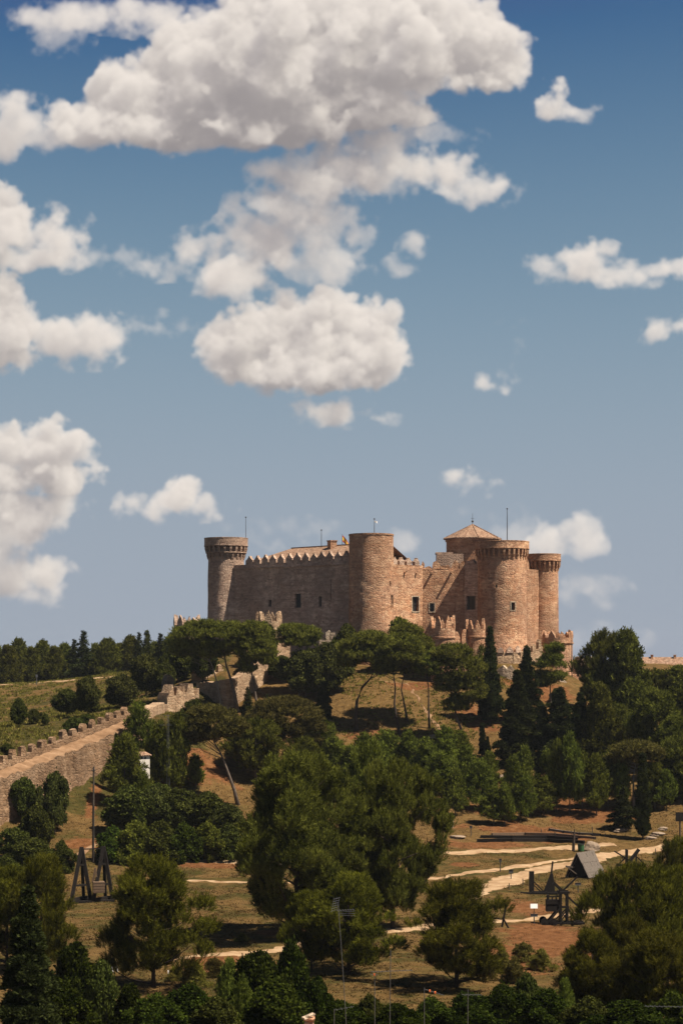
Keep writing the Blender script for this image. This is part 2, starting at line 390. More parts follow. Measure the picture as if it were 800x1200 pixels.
path('dirt_track', [(0,803),(60,799),(110,795),(150,791),(178,788)], 3.0, M['path'], 8)
# ---------------------------------------------------------------- castle
def surf(mb, us, vs, P, N, ops, depth):
    """a wall surface with real openings: quads of a grid, openings left out and lined with reveals"""
    us = sorted(set([round(u, 5) for u in us]+[round(e, 5) for o in ops for e in o[:2]])); vs = sorted(set([round(v, 5) for v in vs]+[round(e, 5) for o in ops for e in o[2:4]]))
    for i in range(len(us)-1):
        for j in range(len(vs)-1):
            cu, cv = (us[i]+us[i+1])/2, (vs[j]+vs[j+1])/2
            if any(o[0] < cu < o[1] and o[2] < cv < o[3] for o in ops): continue
            mb.add([P(us[i], vs[j]), P(us[i+1], vs[j]), P(us[i+1], vs[j+1]), P(us[i], vs[j+1])], [(0,1,2,3)])
    for (a, b, c, d) in [o[:4] for o in ops]:
        cs = [(a,c),(b,c),(b,d),(a,d)]
        for k in range(4):
            q, r = cs[k], cs[(k+1) % 4]
            mb.add([P(*q), P(*r), P(*r)-N(*r)*depth, P(*q)-N(*q)*depth], [(0,1,2,3)])
def add_window(parent, P, N, op, depth, bars=0, frame=None, name='window'):
    a, b, c, d = op[:4]
    w = MB(); 
    w.add([P(*q)-N(*q)*(depth-.02) for q in ((a,c),(b,c),(b,d),(a,d))], [(0,1,2,3)])
    o = w.build(name, M['glass'], parent)
    if bars:
        g = MB()
        for k in range(1, bars+1):
            u = a+(b-a)*k/(bars+1); g.bar(P(u,c)-N(u,c)*(depth-.15), P(u,d)-N(u,d)*(depth-.15), .10)
        for k in range(1, bars+1):
            v = c+(d-c)*k/(bars+1); g.bar(P(a,v)-N(a,v)*(depth-.18), P(b,v)-N(b,v)*(depth-.18), .08)
        g.build('window_grille', M['grille'], parent)
    if frame:
        f = MB(); e = .22; du = (b-a)/max(1e-6, (P(b,c)-P(a,c)).length)*e
        n = N((a+b)/2, (c+d)/2)*.05
        for (p, q) in (((a-du/2,c-e), (a-du/2,d+e)), ((b+du/2,c-e), (b+du/2,d+e)), ((a,c-e/2), (b,c-e/2)), ((a,d+e/2), (b,d+e/2))):
            f.bar(P(*p)+n*.2, P(*q)+n*.2, e, .16, up=N(*p))
        f.build('window_surround', M[frame], parent)

castle = empty('castle', (8, 405, 29))
tag(castle, 'large reddish stone castle with round towers on top of the hill', 'castle')
def cpart(mb, name, mat, parent=None, smooth=False):
    """castle geometry is written in world coordinates; shift it to the castle's base"""
    off = castle.location
    mb.v = [(a-off.x, b-off.y, c-off.z) for a, b, c in mb.v]
    return mb.build(name, M[mat], parent or castle, smooth)
def cwindow(part, P, N, op, depth, **k):
    off = castle.location
    add_window(part, lambda u, v: P(u, v)-off, N, op, depth, **k)

def tower(c, Rb, z0, zt, mat='stone', bat=.0, wins=(), mach=None, lip=0, plinth=None, label=None):
    c = Vector(c)
    def rad(z): return Rb*(1+bat*max(0, (zt-z))/(zt-z0)) + (plinth[0]*max(0, min(1, (plinth[1]-z)/plinth[2])) if plinth else 0)
    def P(u, v):
        r = rad(v)+.05*math.sin(u*7+v*1.7)*math.sin(v*.9+u*3); return Vector((c.x+r*math.sin(u), c.y-r*math.cos(u), v))
    def N(u, v): return Vector((math.sin(u), -math.cos(u), 0))
    ops = []
    for (px, py, w, h, *more) in wins:
        x = (px-400)/F*(c.y-Rb); u = math.asin(max(-1, min(1, (x-c.x)/Rb))); z = CZ-(py-780)/F*(c.y-Rb*math.cos(u)); s = (c.y-Rb)/F
        du = w*s/Rb/max(.35, math.cos(u))/2; ops.append((u-du, u+du, z-h*s/2, z+h*s/2, more[0] if more else 0))
    mb = MB(); n = 64
    surf(mb, [-math.pi+2*math.pi*k/n for k in range(n+1)], [z0+(zt-z0)*k/14 for k in range(15)], P, N, ops, .55)
    mb.lathe([(0, zt-.9), (Rb*.99, zt-.9)], 32, (c.x, c.y))
    if lip:
        mb.lathe([(Rb-.02, zt-.28), (Rb+lip, zt-.22), (Rb+lip, zt+.12), (Rb-.45, zt+.12), (Rb-.45, zt-.9)], 64, (c.x, c.y))
    t = cpart(mb, 'round_tower', mat)
    if label: t['label'] = label
    for o in ops: cwindow(t, P, N, o, .55, frame='stone_pale' if o[4] else None)
    if mach:
        Rp, ph, ch, nc, tiers = mach; zb = zt-ph
        pm = MB()
        pm.lathe([(Rb+.02, zb), (Rp, zb), (Rp, zb+.02), (Rp+.06, zb+.05), (Rp+.06, zb+.25), (Rp, zb+.28), (Rp, zt-.18), (Rp+.05, zt-.12), (Rp+.03, zt), (Rp-.55, zt+.02), (Rp-.55, zt-1.0)], 64, (c.x, c.y))
        cpart(pm, 'parapet', mat, t)
        cm = MB()
        for tier in range(tiers):
            hh = ch/tiers; za = zb-hh*(tier+1); out0 = (Rp-Rb)*(tiers-tier)/tiers; out1 = (Rp-Rb)*(tiers-tier-1)/tiers
            for k in range(nc):
                a = 2*math.pi*(k+.5*(tier % 2))/nc; w = 2*math.pi*Rb/nc*.42
                d = Vector((math.sin(a), -math.cos(a), 0)); tt = Vector((math.cos(a), math.sin(a), 0)); o = Vector((c.x, c.y, za))+d*(Rb-.1)
                e0, e1 = out1+.12, out0+.06; j = rnd.uniform(-.06, .06)
                poly = [(0,0),(e1*.35,0.0+j),(e1*.55,hh*.32),(e1*.78,hh*.36+j),(e1*.98,hh*.68),(e1*.99,hh*.985),(0,hh*.985)] if tiers == 1 else [(0,0),(e0+.1,hh*.1+j),(e1*.97,hh*.62),(e1*.97,hh*.98),(0,hh*.98)]
                cm.prism(poly, w, (o, d, Vector((0,0,1)), tt))
            if tiers > 1 and tier == 0:
                cm.lathe([(Rb-.1, za), (Rb+out1+.16, za), (Rb+out1+.16, za+.22), (Rb-.1, za+.22)], 48, (c.x, c.y))
        cpart(cm, 'machicolation', mat, t)
    return t

T1, T2, T3, T4 = (-24.9, 418), (6.05, 394), (32.9, 397), (42.9, 412)
tower(T1, 3.85, 28, 55.5, 'stone_grey', bat=.055, wins=[(280.5,708,3.4,7)], mach=(4.7,1.85,2.9,22,2), label='round corner tower with a two tier ring of corbels')
tower(T2, 4.5, 27, 54.6, 'stone', bat=.03, wins=[(459.6,705,3.0,15),(457.3,684,1.4,6)], lip=.10, label='plain round tower without corbels')
tower(T3, 4.95, 24, 53.4, 'stone', bat=.02, wins=[(581.5,687,2.2,3.8),(601,710.5,4.6,9,1)], mach=(5.55,1.65,2.0,32,1), plinth=(.9,33.5,4.0), label='widest round tower with a crown of corbels')
tower(T4, 3.15, 25, 51.7, 'stone', bat=.07, mach=(3.75,1.6,2.0,22,1), label='rear round tower with a crown of corbels')

def curtain(p0, p1, z0, zt, mat='stone', wins=(), thick=2.0, mer=None, course=True, spouts=(), slits=(), label=None, ragged=None, name='curtain_wall'):
    p0, p1 = Vector((p0[0], p0[1], 0)), Vector((p1[0], p1[1], 0)); d = (p1-p0); L = d.length; d.normalize(); nr = Vector((d.y, -d.x, 0))
    def P(u, v): return Vector((p0.x+d.x*u, p0.y+d.y*u, v))+nr*(.05*math.sin(u*.9+v*.4)*math.sin(v*.7))
    def N(u, v): return nr
    def upx(px): k = (px-400)/F; return (k*p0.y-p0.x)/(d.x-k*d.y)
    ops = []
    for (px, py, w, h, bars, fr) in wins:
        a, b = upx(px-w/2), upx(px+w/2); Y = p0.y+d.y*(a+b)/2; z = CZ-(py-780)/F*Y; hh = h/F*Y
        ops.append((min(a,b), max(a,b), z-hh/2, z+hh/2, bars, fr))
    mb = MB()
    nu = max(2, int(L/2.5)); us = [L*k/nu for k in range(nu+1)]
    surf(mb, us, [z0+(zt-z0)*k/8 for k in range(9)], P, N, ops, .6)
    b = nr*-thick
    mb.add([P(0,zt), P(L,zt), P(L,zt)+b, P(0,zt)+b], [(0,1,2,3)]); mb.add([P(0,z0)+b, P(L,z0)+b, P(L,zt)+b, P(0,zt)+b], [(0,1,2,3)])
    mb.add([P(0,z0), P(0,z0)+b, P(0,zt)+b, P(0,zt)], [(0,1,2,3)]); mb.add([P(L,z0), P(L,z0)+b, P(L,zt)+b, P(L,zt)], [(0,1,2,3)])
    if course:
        o = P(0,zt-.75)+nr*.1; mb.bar(o, P(L,zt-.75)+nr*.1, .36, .3, up=(0,0,1))
    if ragged:                                    # broken masonry standing on the wall head
        u = 0
        while u < L-.3:
            w = rnd.uniform(.7, 1.9); h = ragged[0]+(ragged[1]-ragged[0])*rnd.random()
            w = min(w, L-u)
            o = P(u+w/2, zt-.05)+nr*-.6; poly = [(-w/2,0),(w/2,0),(w/2*rnd.uniform(.6,1),h*rnd.uniform(.4,.95)),(w*rnd.uniform(-.1,.2),h),(-w/2*rnd.uniform(.6,1),h*rnd.uniform(.4,.95))]
            mb.prism(poly, rnd.uniform(.7,1.1), (o, d, Vector((0,0,1)), nr)); u += w*rnd.uniform(.85,1.0)
    for (px, py, l) in spouts:
        u = upx(px); Y = p0.y+d.y*u; z = CZ-(py-780)/F*Y; mb.bar(P(u, z)-nr*.2, P(u, z-.1)+nr*l, .34, .36)
    w_ = cpart(mb, name, mat)
    if label: w_['label'] = label
    for o in ops: cwindow(w_, P, N, o, .6, bars=o[4], frame=o[5])
    if mer:
        us_, w, h, kind = mer
        for u in us_:
            ww, hh = w*rnd.uniform(.86,1.06), h*rnd.uniform(.84,1.06); 
            if kind == 'point':
                poly = [(-ww/2,-.05),(ww/2,-.05),(ww/2,hh*.50),(ww*.36,hh*.55),(ww*.27,hh*.66),(ww*.13,hh*.82),(ww*.07,hh),(-ww*.05,hh*.99),(-ww*.13,hh*.82),(-ww*.27,hh*.66),(-ww*.36,hh*.55),(-ww/2,hh*.50)]
            else:
                r = rnd.uniform; poly = [(-ww/2,-.05),(ww/2,-.05),(ww/2*r(.8,1),hh*r(.4,.7)),(ww*r(.05,.3),hh*r(.75,.95)),(ww*r(-.1,.1),hh),(-ww*r(.2,.4),hh*r(.6,.85)),(-ww/2*r(.8,1),hh*r(.35,.6))]
            mm = MB(); mm.prism(poly, .75, (P(u, zt)+nr*-.42, d, Vector((0,0,1)), nr)); cpart(mm, 'merlon', 'stone_grey' if kind == 'point' else mat, w_)
    return P, upx, w_

# west front between the corner tower and the plain tower
w1a, w1b = (-24.9, 416.0), (6.05, 392.5)
def px_u(p0, p1, px):
    p0, p1 = Vector(p0), Vector(p1); d = (p1-p0).normalized(); k = (px-400)/F; return (k*p0.y-p0.x)/(d.x-k*d.y)
mer1 = [px_u(w1a, w1b, 190+z*.325) for z in (313,340,369,397,426,456,485,515,545,573,602,632,660)]
P1, u1, W1 = curtain(w1a, w1b, 27, 49.5, 'stone_shade' if False else 'stone_grey', wins=[(316,707,3.6,8,0,None),(349,704,7,16.5,2,None),(375,705,3.6,12,0,None),(387.5,691,.9,24,0,None)],
                     mer=(mer1, 1.9, 2.1, 'point'), label='long front wall in shade under a row of pointed merlons')
w2a, w2b = (6.05, 389.5), (16.75, 399.5)
mer2 = [px_u(w2a, w2b, p) for p in (463,471,479.8,489)]
curtain(w2a, w2b, 26, 48.6, 'stone', wins=[(486.5,708,7.2,17,1,'stone_pale')], mer=(mer2, 1.6, 1.8, 'point'), course=False, spouts=[(473.5,671,.45),(487,672,.45)], label='sunlit wall to the right of the plain tower')
PB, uB, WB = curtain((15.6, 401.2), (25.6, 400.6), 26, 48.0, 'stone', wins=[(506,712,5.4,9.5,1,'stone_pale')], ragged=(.4, 2.0), course=False, spouts=[(506,671,1.15),(529,670,1.15)], label='recessed wall half covered by the shadow of the wide tower')
curtain((25.2, 400.9), (30.0, 396.2), 26, 48.6, 'stone_grey', wins=[(551.5,706.5,10.5,16,1,None)], ragged=(.3, 1.8), course=False, label='shaded return wall with a large barred window')
curtain((33.5, 396.0), (42.9, 411.0), 25, 48.2, 'stone', wins=[(615,722,2.6,13,0,None),(614.5,685,1.4,2.2,0,None)], mer=([6.2,8.4,10.4], 1.2, 2.1, 'ruin'), course=False, label='narrow wall between the two corbelled towers')
# the ranges behind and the rear walls
curtain((42.9, 412.0), (33.0, 438.0), 25, 47.5, 'stone', course=False); curtain((33.0, 438.0), (-14.0, 446.0), 25, 47.5, 'stone', course=False); curtain((-14.0, 446.0), (-25.5, 418.0), 25, 48.5, 'stone', course=False)
# palace roof behind the merlons: its ridge runs parallel to the front wall
d1 = (Vector((*w1b, 0))-Vector((*w1a, 0))).normalized(); n1v = Vector((-d1.y, d1.x, 0))
if n1v.y < 0: n1v = -n1v
o1 = Vector((*w1a, 0))+n1v*3.2
rf = MB()
def rp(u, v, z): q = o1+d1*u+n1v*v; return Vector((q.x, q.y, z))
rf.add([rp(4,0,50.3), rp(36,0,50.3), rp(36,7,53.6), rp(10,7,53.3)], [(0,1,2,3)]); rf.add([rp(4,0,50.3), rp(10,7,53.3), rp(4,14,50.3)], [(0,1,2)]); rf.add([rp(4,14,50.3), rp(10,7,53.3), rp(36,7,53.6), rp(36,14,50.3)], [(0,1,2,3)])
rf.bar(rp(10,7,53.35), rp(36,7,53.65), .35, .25)
roof = cpart(rf, 'palace_roof', 'tiles')
pw = MB(); 
for (u0, u1_, v0, v1, z) in ((4.3,35.7,.3,13.7,50.2),): pw.add([rp(a, b, zz) for zz in (27, z) for a, b in ((u0,v0),(u1_,v0),(u1_,v1),(u0,v1))], [(0,1,5,4),(1,2,6,5),(2,3,7,6),(3,0,4,7),(4,5,6,7)])
cpart(pw, 'palace_wall', 'stone')
cp = at(389, 640, 410); ch = MB(); ch.box((cp.x, cp.y, cp.z-1.2), (1.5,1.5,4.4), .5); ch.box((cp.x, cp.y, cp.z+1.1), (1.75,1.75,.22), .5); cpart(ch, 'chimney', 'stone')
sr = at(469, 657, 412); s_ = MB(); s_.box((sr.x, sr.y, sr.z-3), (4.4,4,6)); cpart(s_, 'guard_room', 'stone_grey'); s_ = MB(); s_.add([(sr.x-2.6, sr.y-2.3, sr.z), (sr.x+2.6, sr.y-2.3, sr.z-.5), (sr.x+2.6, sr.y+2.3, sr.z-.5), (sr.x-2.6, sr.y+2.3, sr.z+.9), (sr.x-2.6, sr.y-2.3, sr.z+.25), (sr.x+2.6, sr.y-2.3, sr.z-.25), (sr.x+2.6, sr.y+2.3, sr.z-.25), (sr.x-2.6, sr.y+2.3, sr.z+1.1)], [(0,1,2,3),(4,5,6,7),(0,1,5,4),(1,2,6,5),(2,3,7,6),(3,0,4,7)]); cpart(s_, 'guard_room_roof', 'tiles')
# keep: an eight sided tower under a pyramid roof
kc = at(553.5, 640, 417); KR = 5.75
km = MB(); k0 = R(8); ang = [k0+2*math.pi*k/8 for k in range(8)]
ring = lambda r, z: [(kc.x+r*math.cos(a), kc.y+r*math.sin(a), z) for a in ang]
km.add(ring(KR, 28)+ring(KR, 55.1), [(k, (k+1) % 8, 8+(k+1) % 8, 8+k) for k in range(8)])
km.add(ring(KR+.22, 54.55)+ring(KR+.22, 54.95)+ring(KR, 54.5), [(k, (k+1) % 8, 8+(k+1) % 8, 8+k) for k in range(8)])
kp = cpart(km, 'keep', 'stone'); kp['label'] = 'many sided keep rising behind the walls under a tiled roof'
kr = MB(); zt = CZ+(780-614.5)/F*417
kr.add(ring(KR+.65, 55.05)+ring(KR+.65, 55.32)+[(kc.x, kc.y, zt)], [(k, (k+1) % 8, 8+(k+1) % 8, 8+k) for k in range(8)]+[(8+k, 8+(k+1) % 8, 16) for k in range(8)]+[tuple(range(8))])
for k in range(8):
    a = ang[k]; kr.bar((kc.x+(KR+.6)*math.cos(a), kc.y+(KR+.6)*math.sin(a), 55.34), (kc.x, kc.y, zt+.03), .22, .16)
cpart(kr, 'keep_roof', 'tiles', kp)
fi = MB(); fi.tube([(kc.x,kc.y,zt-.2),(kc.x,kc.y,zt+.5),(kc.x,kc.y,zt+2.4)], [.09,.06,.03], 6)
fi.lathe([(.0,zt+.35),(.22,zt+.5),(.26,zt+.65),(.2,zt+.8),(0,zt+.92)], 10, (kc.x,kc.y)); fi.bar((kc.x-.35,kc.y,zt+1.25),(kc.x+.35,kc.y,zt+1.25),.06); cpart(fi, 'finial', 'dark_metal', kp)
te = at(520, 654, 409); tm = MB(); tm.box((te.x+1.2, te.y, te.z-6), (5.6,4,13.6)); tm.box((te.x, te.y-.2, te.z+.95), (3.6,3.4,.35)); cpart(tm, 'terrace_block', 'stone_grey')
# foot of the wide tower: a skirt with small pointed battlements
sk = MB(); sk.lathe([(6.9,20),(6.6,26),(6.3,29.6),(6.05,30.6),(5.2,30.7)], 56, T3)
sp = cpart(sk, 'tower_skirt', 'stone_rough')
for a in range(-75, 80, 17):
    t = R(a); o = Vector((T3[0]+6.05*math.sin(t), T3[1]-6.05*math.cos(t), 30.55)); mm = MB()
    w, h = rnd.uniform(1.1,1.5), rnd.uniform(.9,1.5); mm.prism([(-w/2,0),(w/2,0),(w*.4,h*.5),(0,h),(-w*.4,h*.5)], .6, (o, Vector((math.cos(t), math.sin(t), 0)), Vector((0,0,1)), Vector((math.sin(t), -math.cos(t), 0)))); cpart(mm, 'merlon', 'stone_grey', sp)

# ---- outworks in front of the castle: things of their own
def turret(name, label, px, Y, r, z0, z_ring, z_top, mat, n=7, mw=.62, rot=0, wins=(), ragged=True, cat='turret'):
    c = at(px, 780, Y); root = empty(name, (c.x, c.y, z0)); tag(root, label, cat)
    L = lambda z: z-z0
    h_par = (z_top-z_ring)*.42
    def P(u, v): return Vector((r*math.sin(u), -r*math.cos(u), v))
    def N(u, v): return Vector((math.sin(u), -math.cos(u), 0))
    ops = []
    for (wx, wy, w, h) in wins:
        x = (wx-400)/F*(Y-r)-c.x; u = math.asin(max(-1, min(1, x/r))); z = L(CZ-(wy-780)/F*(Y-r)); s = Y/F; ops.append((u-w*s/2/r, u+w*s/2/r, z-h*s/2, z+h*s/2))
    mb = MB(); surf(mb, [-math.pi+2*math.pi*k/36 for k in range(37)], [0, L(z_ring)*.5, L(z_ring)], P, N, ops, .4)
    b = mb.build('body', M[mat], root)
    for o in ops: add_window(root, P, N, o, .4)
    pm = MB(); pm.lathe([(r, L(z_ring)-.3), (r+.2, L(z_ring)-.1), (r+.2, L(z_ring)+.15), (r+.06, L(z_ring)+.2), (r+.06, L(z_ring)+h_par), (r-.5, L(z_ring)+h_par), (r-.5, L(z_ring)-.3)], 36); pm.build('parapet', M[mat], root)
    for k in range(n):
        a = rot+2*math.pi*k/n; w = 2*math.pi*r/n*mw; h = (z_top-z_ring-h_par)*rnd.uniform(.78, 1.05)
        o = Vector((math.sin(a)*(r-.2), -math.cos(a)*(r-.2), L(z_ring)+h_par-.05)); j = rnd.uniform
        mm = MB(); mm.prism([(-w/2,0),(w/2,0),(w/2*j(.8,1),h*.35),(w*j(.12,.3),h*j(.6,.8)),(w*j(-.1,.1),h),(-w*j(.15,.3),h*j(.6,.8)),(-w/2*j(.85,1),h*.4)], .5, (o, Vector((math.cos(a), math.sin(a), 0)), Vector((0,0,1)), Vector((math.sin(a), -math.cos(a), 0))))
        mm.build('merlon', M[mat], root)
    return root
turret('turret', 'small round turret with ragged merlons in front of the long shaded wall', 316.5, 386, 2.25, 24, 35.2, 39.0, 'stone_rough', 6, .62, .9, wins=[(311.5,756,2,4.5),(318,754.5,2.4,6),(325,753,2,5.5)])
turret('turret', 'round turret with tall pointed merlons below the recessed wall', 518.5, 377, 2.35, 22, 33.4, 37.8, 'stone', 7, .60, .45)
turret('turret', 'narrow turret half hidden by a cypress at the foot of the wide tower', 557, 381, 1.85, 22, 33.6, 37.3, 'stone', 7, .6, .2)
def ruinwall(name, label, pts, thick, mat, mer=None, cat='wall', step=.8, rag=.35, merl=(1.0,1.2,1.9)):
    """old wall along (px, py_top, py_bottom, Y) stations: ragged head, optional merlons"""
    st = [(at(px, pt, Y), at(px, pb, Y)) for px, pt, pb, Y in pts]
    o0 = Vector((st[0][1].x, st[0][1].y, st[0][1].z)); root = empty(name, o0); tag(root, label, cat)
    top = []; 
    for i in range(len(st)-1):
        n = max(1, int((st[i+1][0]-st[i][0]).length/step))
        for k in range(n+(i == len(st)-2)):
            t = k/n; top.append((st[i][0].lerp(st[i+1][0], t), st[i][1].lerp(st[i+1][1], t)))
    mb = MB(); V = []
    hz = 0
    for i, (a, b) in enumerate(top):
        d = top[min(i+1, len(top)-1)][0]-top[max(i-1, 0)][0]; d.z = 0; d.normalize(); nr = Vector((d.y, -d.x, 0))
        if nr.y > 0: nr = -nr
        hz = .6*hz+rnd.uniform(-rag, rag); a = a+Vector((0,0,hz)); w = rnd.uniform(-.08,.08)
        b = b-Vector((0,0,1.5))
        V.append([b+nr*(.25+w)-o0, b.lerp(a,.5)+nr*(.1+w)-o0, a+nr*w-o0, a-nr*thick-o0, b-nr*(thick+.2)-o0])
    for i in range(len(V)-1):
        for k in range(4): mb.add([V[i][k], V[i+1][k], V[i+1][k+1], V[i][k+1]], [(0,1,2,3)])
    for e in (V[0], V[-1]): mb.add(e, [(0,1,2,3,4)])
    mb.build('wall_body', M[mat], root)
    if mer:
        for px in mer:
            best = min(range(len(top)), key=lambda i: abs(400+top[i][0].x/top[i][0].y*F-px)); a = top[best][0]
            d = top[min(best+1, len(top)-1)][0]-top[max(best-1,0)][0]; d.z = 0; d.normalize(); nr = Vector((d.y, -d.x, 0))
            w, h = rnd.uniform(merl[0], merl[1]), merl[2]*rnd.uniform(.75,1.1); j = rnd.uniform
            mm = MB(); mm.prism([(-w/2,-.6),(w/2,-.6),(w/2*j(.85,1),h*j(.55,.8)),(w*j(.1,.3),h*j(.85,1)),(-w*j(.1,.3),h*j(.8,1)),(-w/2*j(.85,1),h*j(.5,.75))], .7, (a+(nr if nr.y > 0 else -nr)*.4-o0, d, Vector((0,0,1)), nr)); mm.build('merlon', M[mat], root)
    return root
ruinwall('outer_wall', 'low outer wall with slender pointed merlons between two small turrets', [(531,758,790,378.5),(549,758,790,380)], .8, 'stone', mer=[537.5,545], merl=(1.3,1.5,4.0), rag=.1)
ruinwall('outer_wall', 'stepped wall end leaning against the turret by the shaded wall', [(302,727,752,386),(306,722,752,386)], .8, 'stone_rough', mer=[303], merl=(.8,.9,1.8))
ruinwall('outer_wall', 'short stair wall descending right of the turret by the shaded wall', [(330,736,760,386),(334,741,765,386),(340,746,768,386)], .8, 'stone_rough', rag=.2)
ruinwall('outer_wall', 'broken wall fragment with a leaning merlon under the long shaded wall', [(374,747,770,388),(390,750,770,388)], .9, 'stone_pale', mer=[382.5,388], merl=(1.0,1.2,2.0))
ruinwall('ramp_wall', 'sunlit sloping wall climbing from the dark corner up to the turret', [(264,796,834,364),(274,797,836,366),(299,781,828,374),(318,771,806,380),(330,758,794,383),(339,762,792,386)], 1.5, 'stone_rough', rag=.18)
ruinwall('ramp_wall', 'dark shaded end of the sloping wall behind the pine trunks', [(230,800,836,377),(246,799,838,371),(264,797,836,364.3)], 1.5, 'stone_rough', rag=.15)
ruinwall('outer_wall', 'crumbling wall with lit merlons behind the dark shaded wall end', [(230,793,815,381),(250,789,812,384),(262,785,805,386)], 1.2, 'stone_rough', mer=[232,241,250,259], merl=(1.0,1.3,1.6))
ruinwall('ruined_wall', 'tall ragged ruin at the upper end of the long rampart', [(196,818,850,352),(199,808,852,352.5),(203,806,852,353),(205,812,853,353.5),(209,802,853,354),(214,805,854,355),(217,813,854,355.5),(221,806,855,356),(226,809,854,357),(233,816,852,358)], 2.6, 'stone_rough', rag=1.1, step=.45)
ruinwall('ruined_wall', 'lone stump of ruined wall at the head of the rampart path', [(194,798,822,368),(199,789,822,368.5),(204,794,822,369)], 1.6, 'stone_shade', rag=.5)
rt = turret('ruined_tower', 'weathered turret with broken battlements left of the castle, rising from pines', 219, 404, 2.7, 22, 34.8, 38.6, 'stone_grey', 8, .6, .3, cat='tower')
# bastion below the rear tower
bs = turret('bastion', 'sunlit bastion with worn merlons below the rear tower', 653, 398, 3.1, 20, 32.6, 35.3, 'stone', 9, .66, .2, cat='bastion')
ruinwall('outer_wall', 'stepped merloned wall climbing to the sunlit bastion', [(604,772,806,391),(616,768,806,392),(626,762,806,394),(636,757,804,396)], 1.0, 'stone_rough', mer=[606,613,620,627,633], merl=(.9,1.1,1.6), rag=.2)
ruinwall('outer_wall', 'low pale wall with broken merlons to the right of the bastion', [(670,778,800,399),(680,777,803,398),(691,779,806,397)], 1.0, 'stone_pale', mer=[674,678,685,690], merl=(.9,1.1,1.9), rag=.15)
ruinwall('outer_wall', 'reddish low wall in front of the pale wall by the bastion', [(671,790,806,396),(677,789,808,396),(683,791,809,396)], .8, 'stone', rag=.1)
ruinwall('retaining_wall', 'crumbling pale retaining wall under the wide tower', [(580,790,822,380),(598,784,822,379),(614,790,824,379),(628,797,826,381),(640,803,828,382),(664,803,826,386)], 1.5, 'stone_pale', rag=.7)

# poles and flags
def pole(name, label, px, pb, pt, Y, mat='metal', r=.07, extra=None, cat='pole'):
    b, t = at(px, pb, Y), at(px, pt, Y); root = empty(name, b); tag(root, label, cat)
    m = MB(); h = t.z-b.z; m.tube([(0,0,-.6),(0,0,h*.6),(0,0,h)], [r,r*.9,r*.6], 8); m.build('pole', M[mat], root)
    if extra: extra(root, h)
    return root
def knob(root, h): m = MB(); m.lathe([(0,h-.05),(.16,h+.08),(.16,h+.22),(0,h+.34)], 10); m.build('knob', M['dark_metal'], root)
def lampflag(root, h):
    m = MB(); 
    for i in range(6): m.add([(i*.10,.05*math.sin(i*1.3),h-.15-.03*i),((i+1)*.10,.05*math.sin((i+1)*1.3),h-.18-.03*i),((i+1)*.10,.05*math.sin((i+1)*1.3),h-.55-.04*i),(i*.10,.05*math.sin(i*1.3),h-.52-.04*i)], [(0,1,2,3)])
    m.build('flag', M['white_cloth'], root); knob(root, h)
def spflag(root, h):
    for nm, z0, z1 in (('red_cloth',0,.32),('yellow_cloth',.32,.98),('red_cloth',.98,1.3)):
        m = MB()
        for i in range(8): 
            f = lambda k: (k*.17, .12*math.sin(k*.9), h-.2-.13*k-.012*k*k)
            a, b = f(i), f(i+1); m.add([(a[0],a[1],a[2]-z0),(b[0],b[1],b[2]-z0),(b[0],b[1],b[2]-z1),(a[0],a[1],a[2]-z1)], [(0,1,2,3)])
        m.build('flag_stripe', M[nm], root)
pole('lightning_rod', 'thin rod on the two tier corbelled corner tower', 288, 640, 607, 419, 'dark_metal', .06, knob, 'rod')
pole('mast', 'short mast on the palace roof beside the chimney', 376.5, 641, 622, 412, 'dark_metal', .07, knob, 'mast')
pole('flagpole', 'flagpole flying a drooping red and yellow flag beside the plain tower', 401, 641, 626, 410, 'dark_metal', .07, spflag, 'flagpole')
pole('flagpole', 'slim flagpole with a small white flag on the plain round tower', 438.5, 633, 609, 394, 'metal', .08, lampflag, 'flagpole')
pole('lightning_rod', 'tall bare rod on the widest corbelled tower', 594, 640, 597, 397, 'dark_metal', .09, knob, 'rod')
pole('downpipe', 'thin dark pipe running down the right corner of the bastion', 669.7, 800, 748, 395.5, 'dark_metal', .09, None, 'pipe')

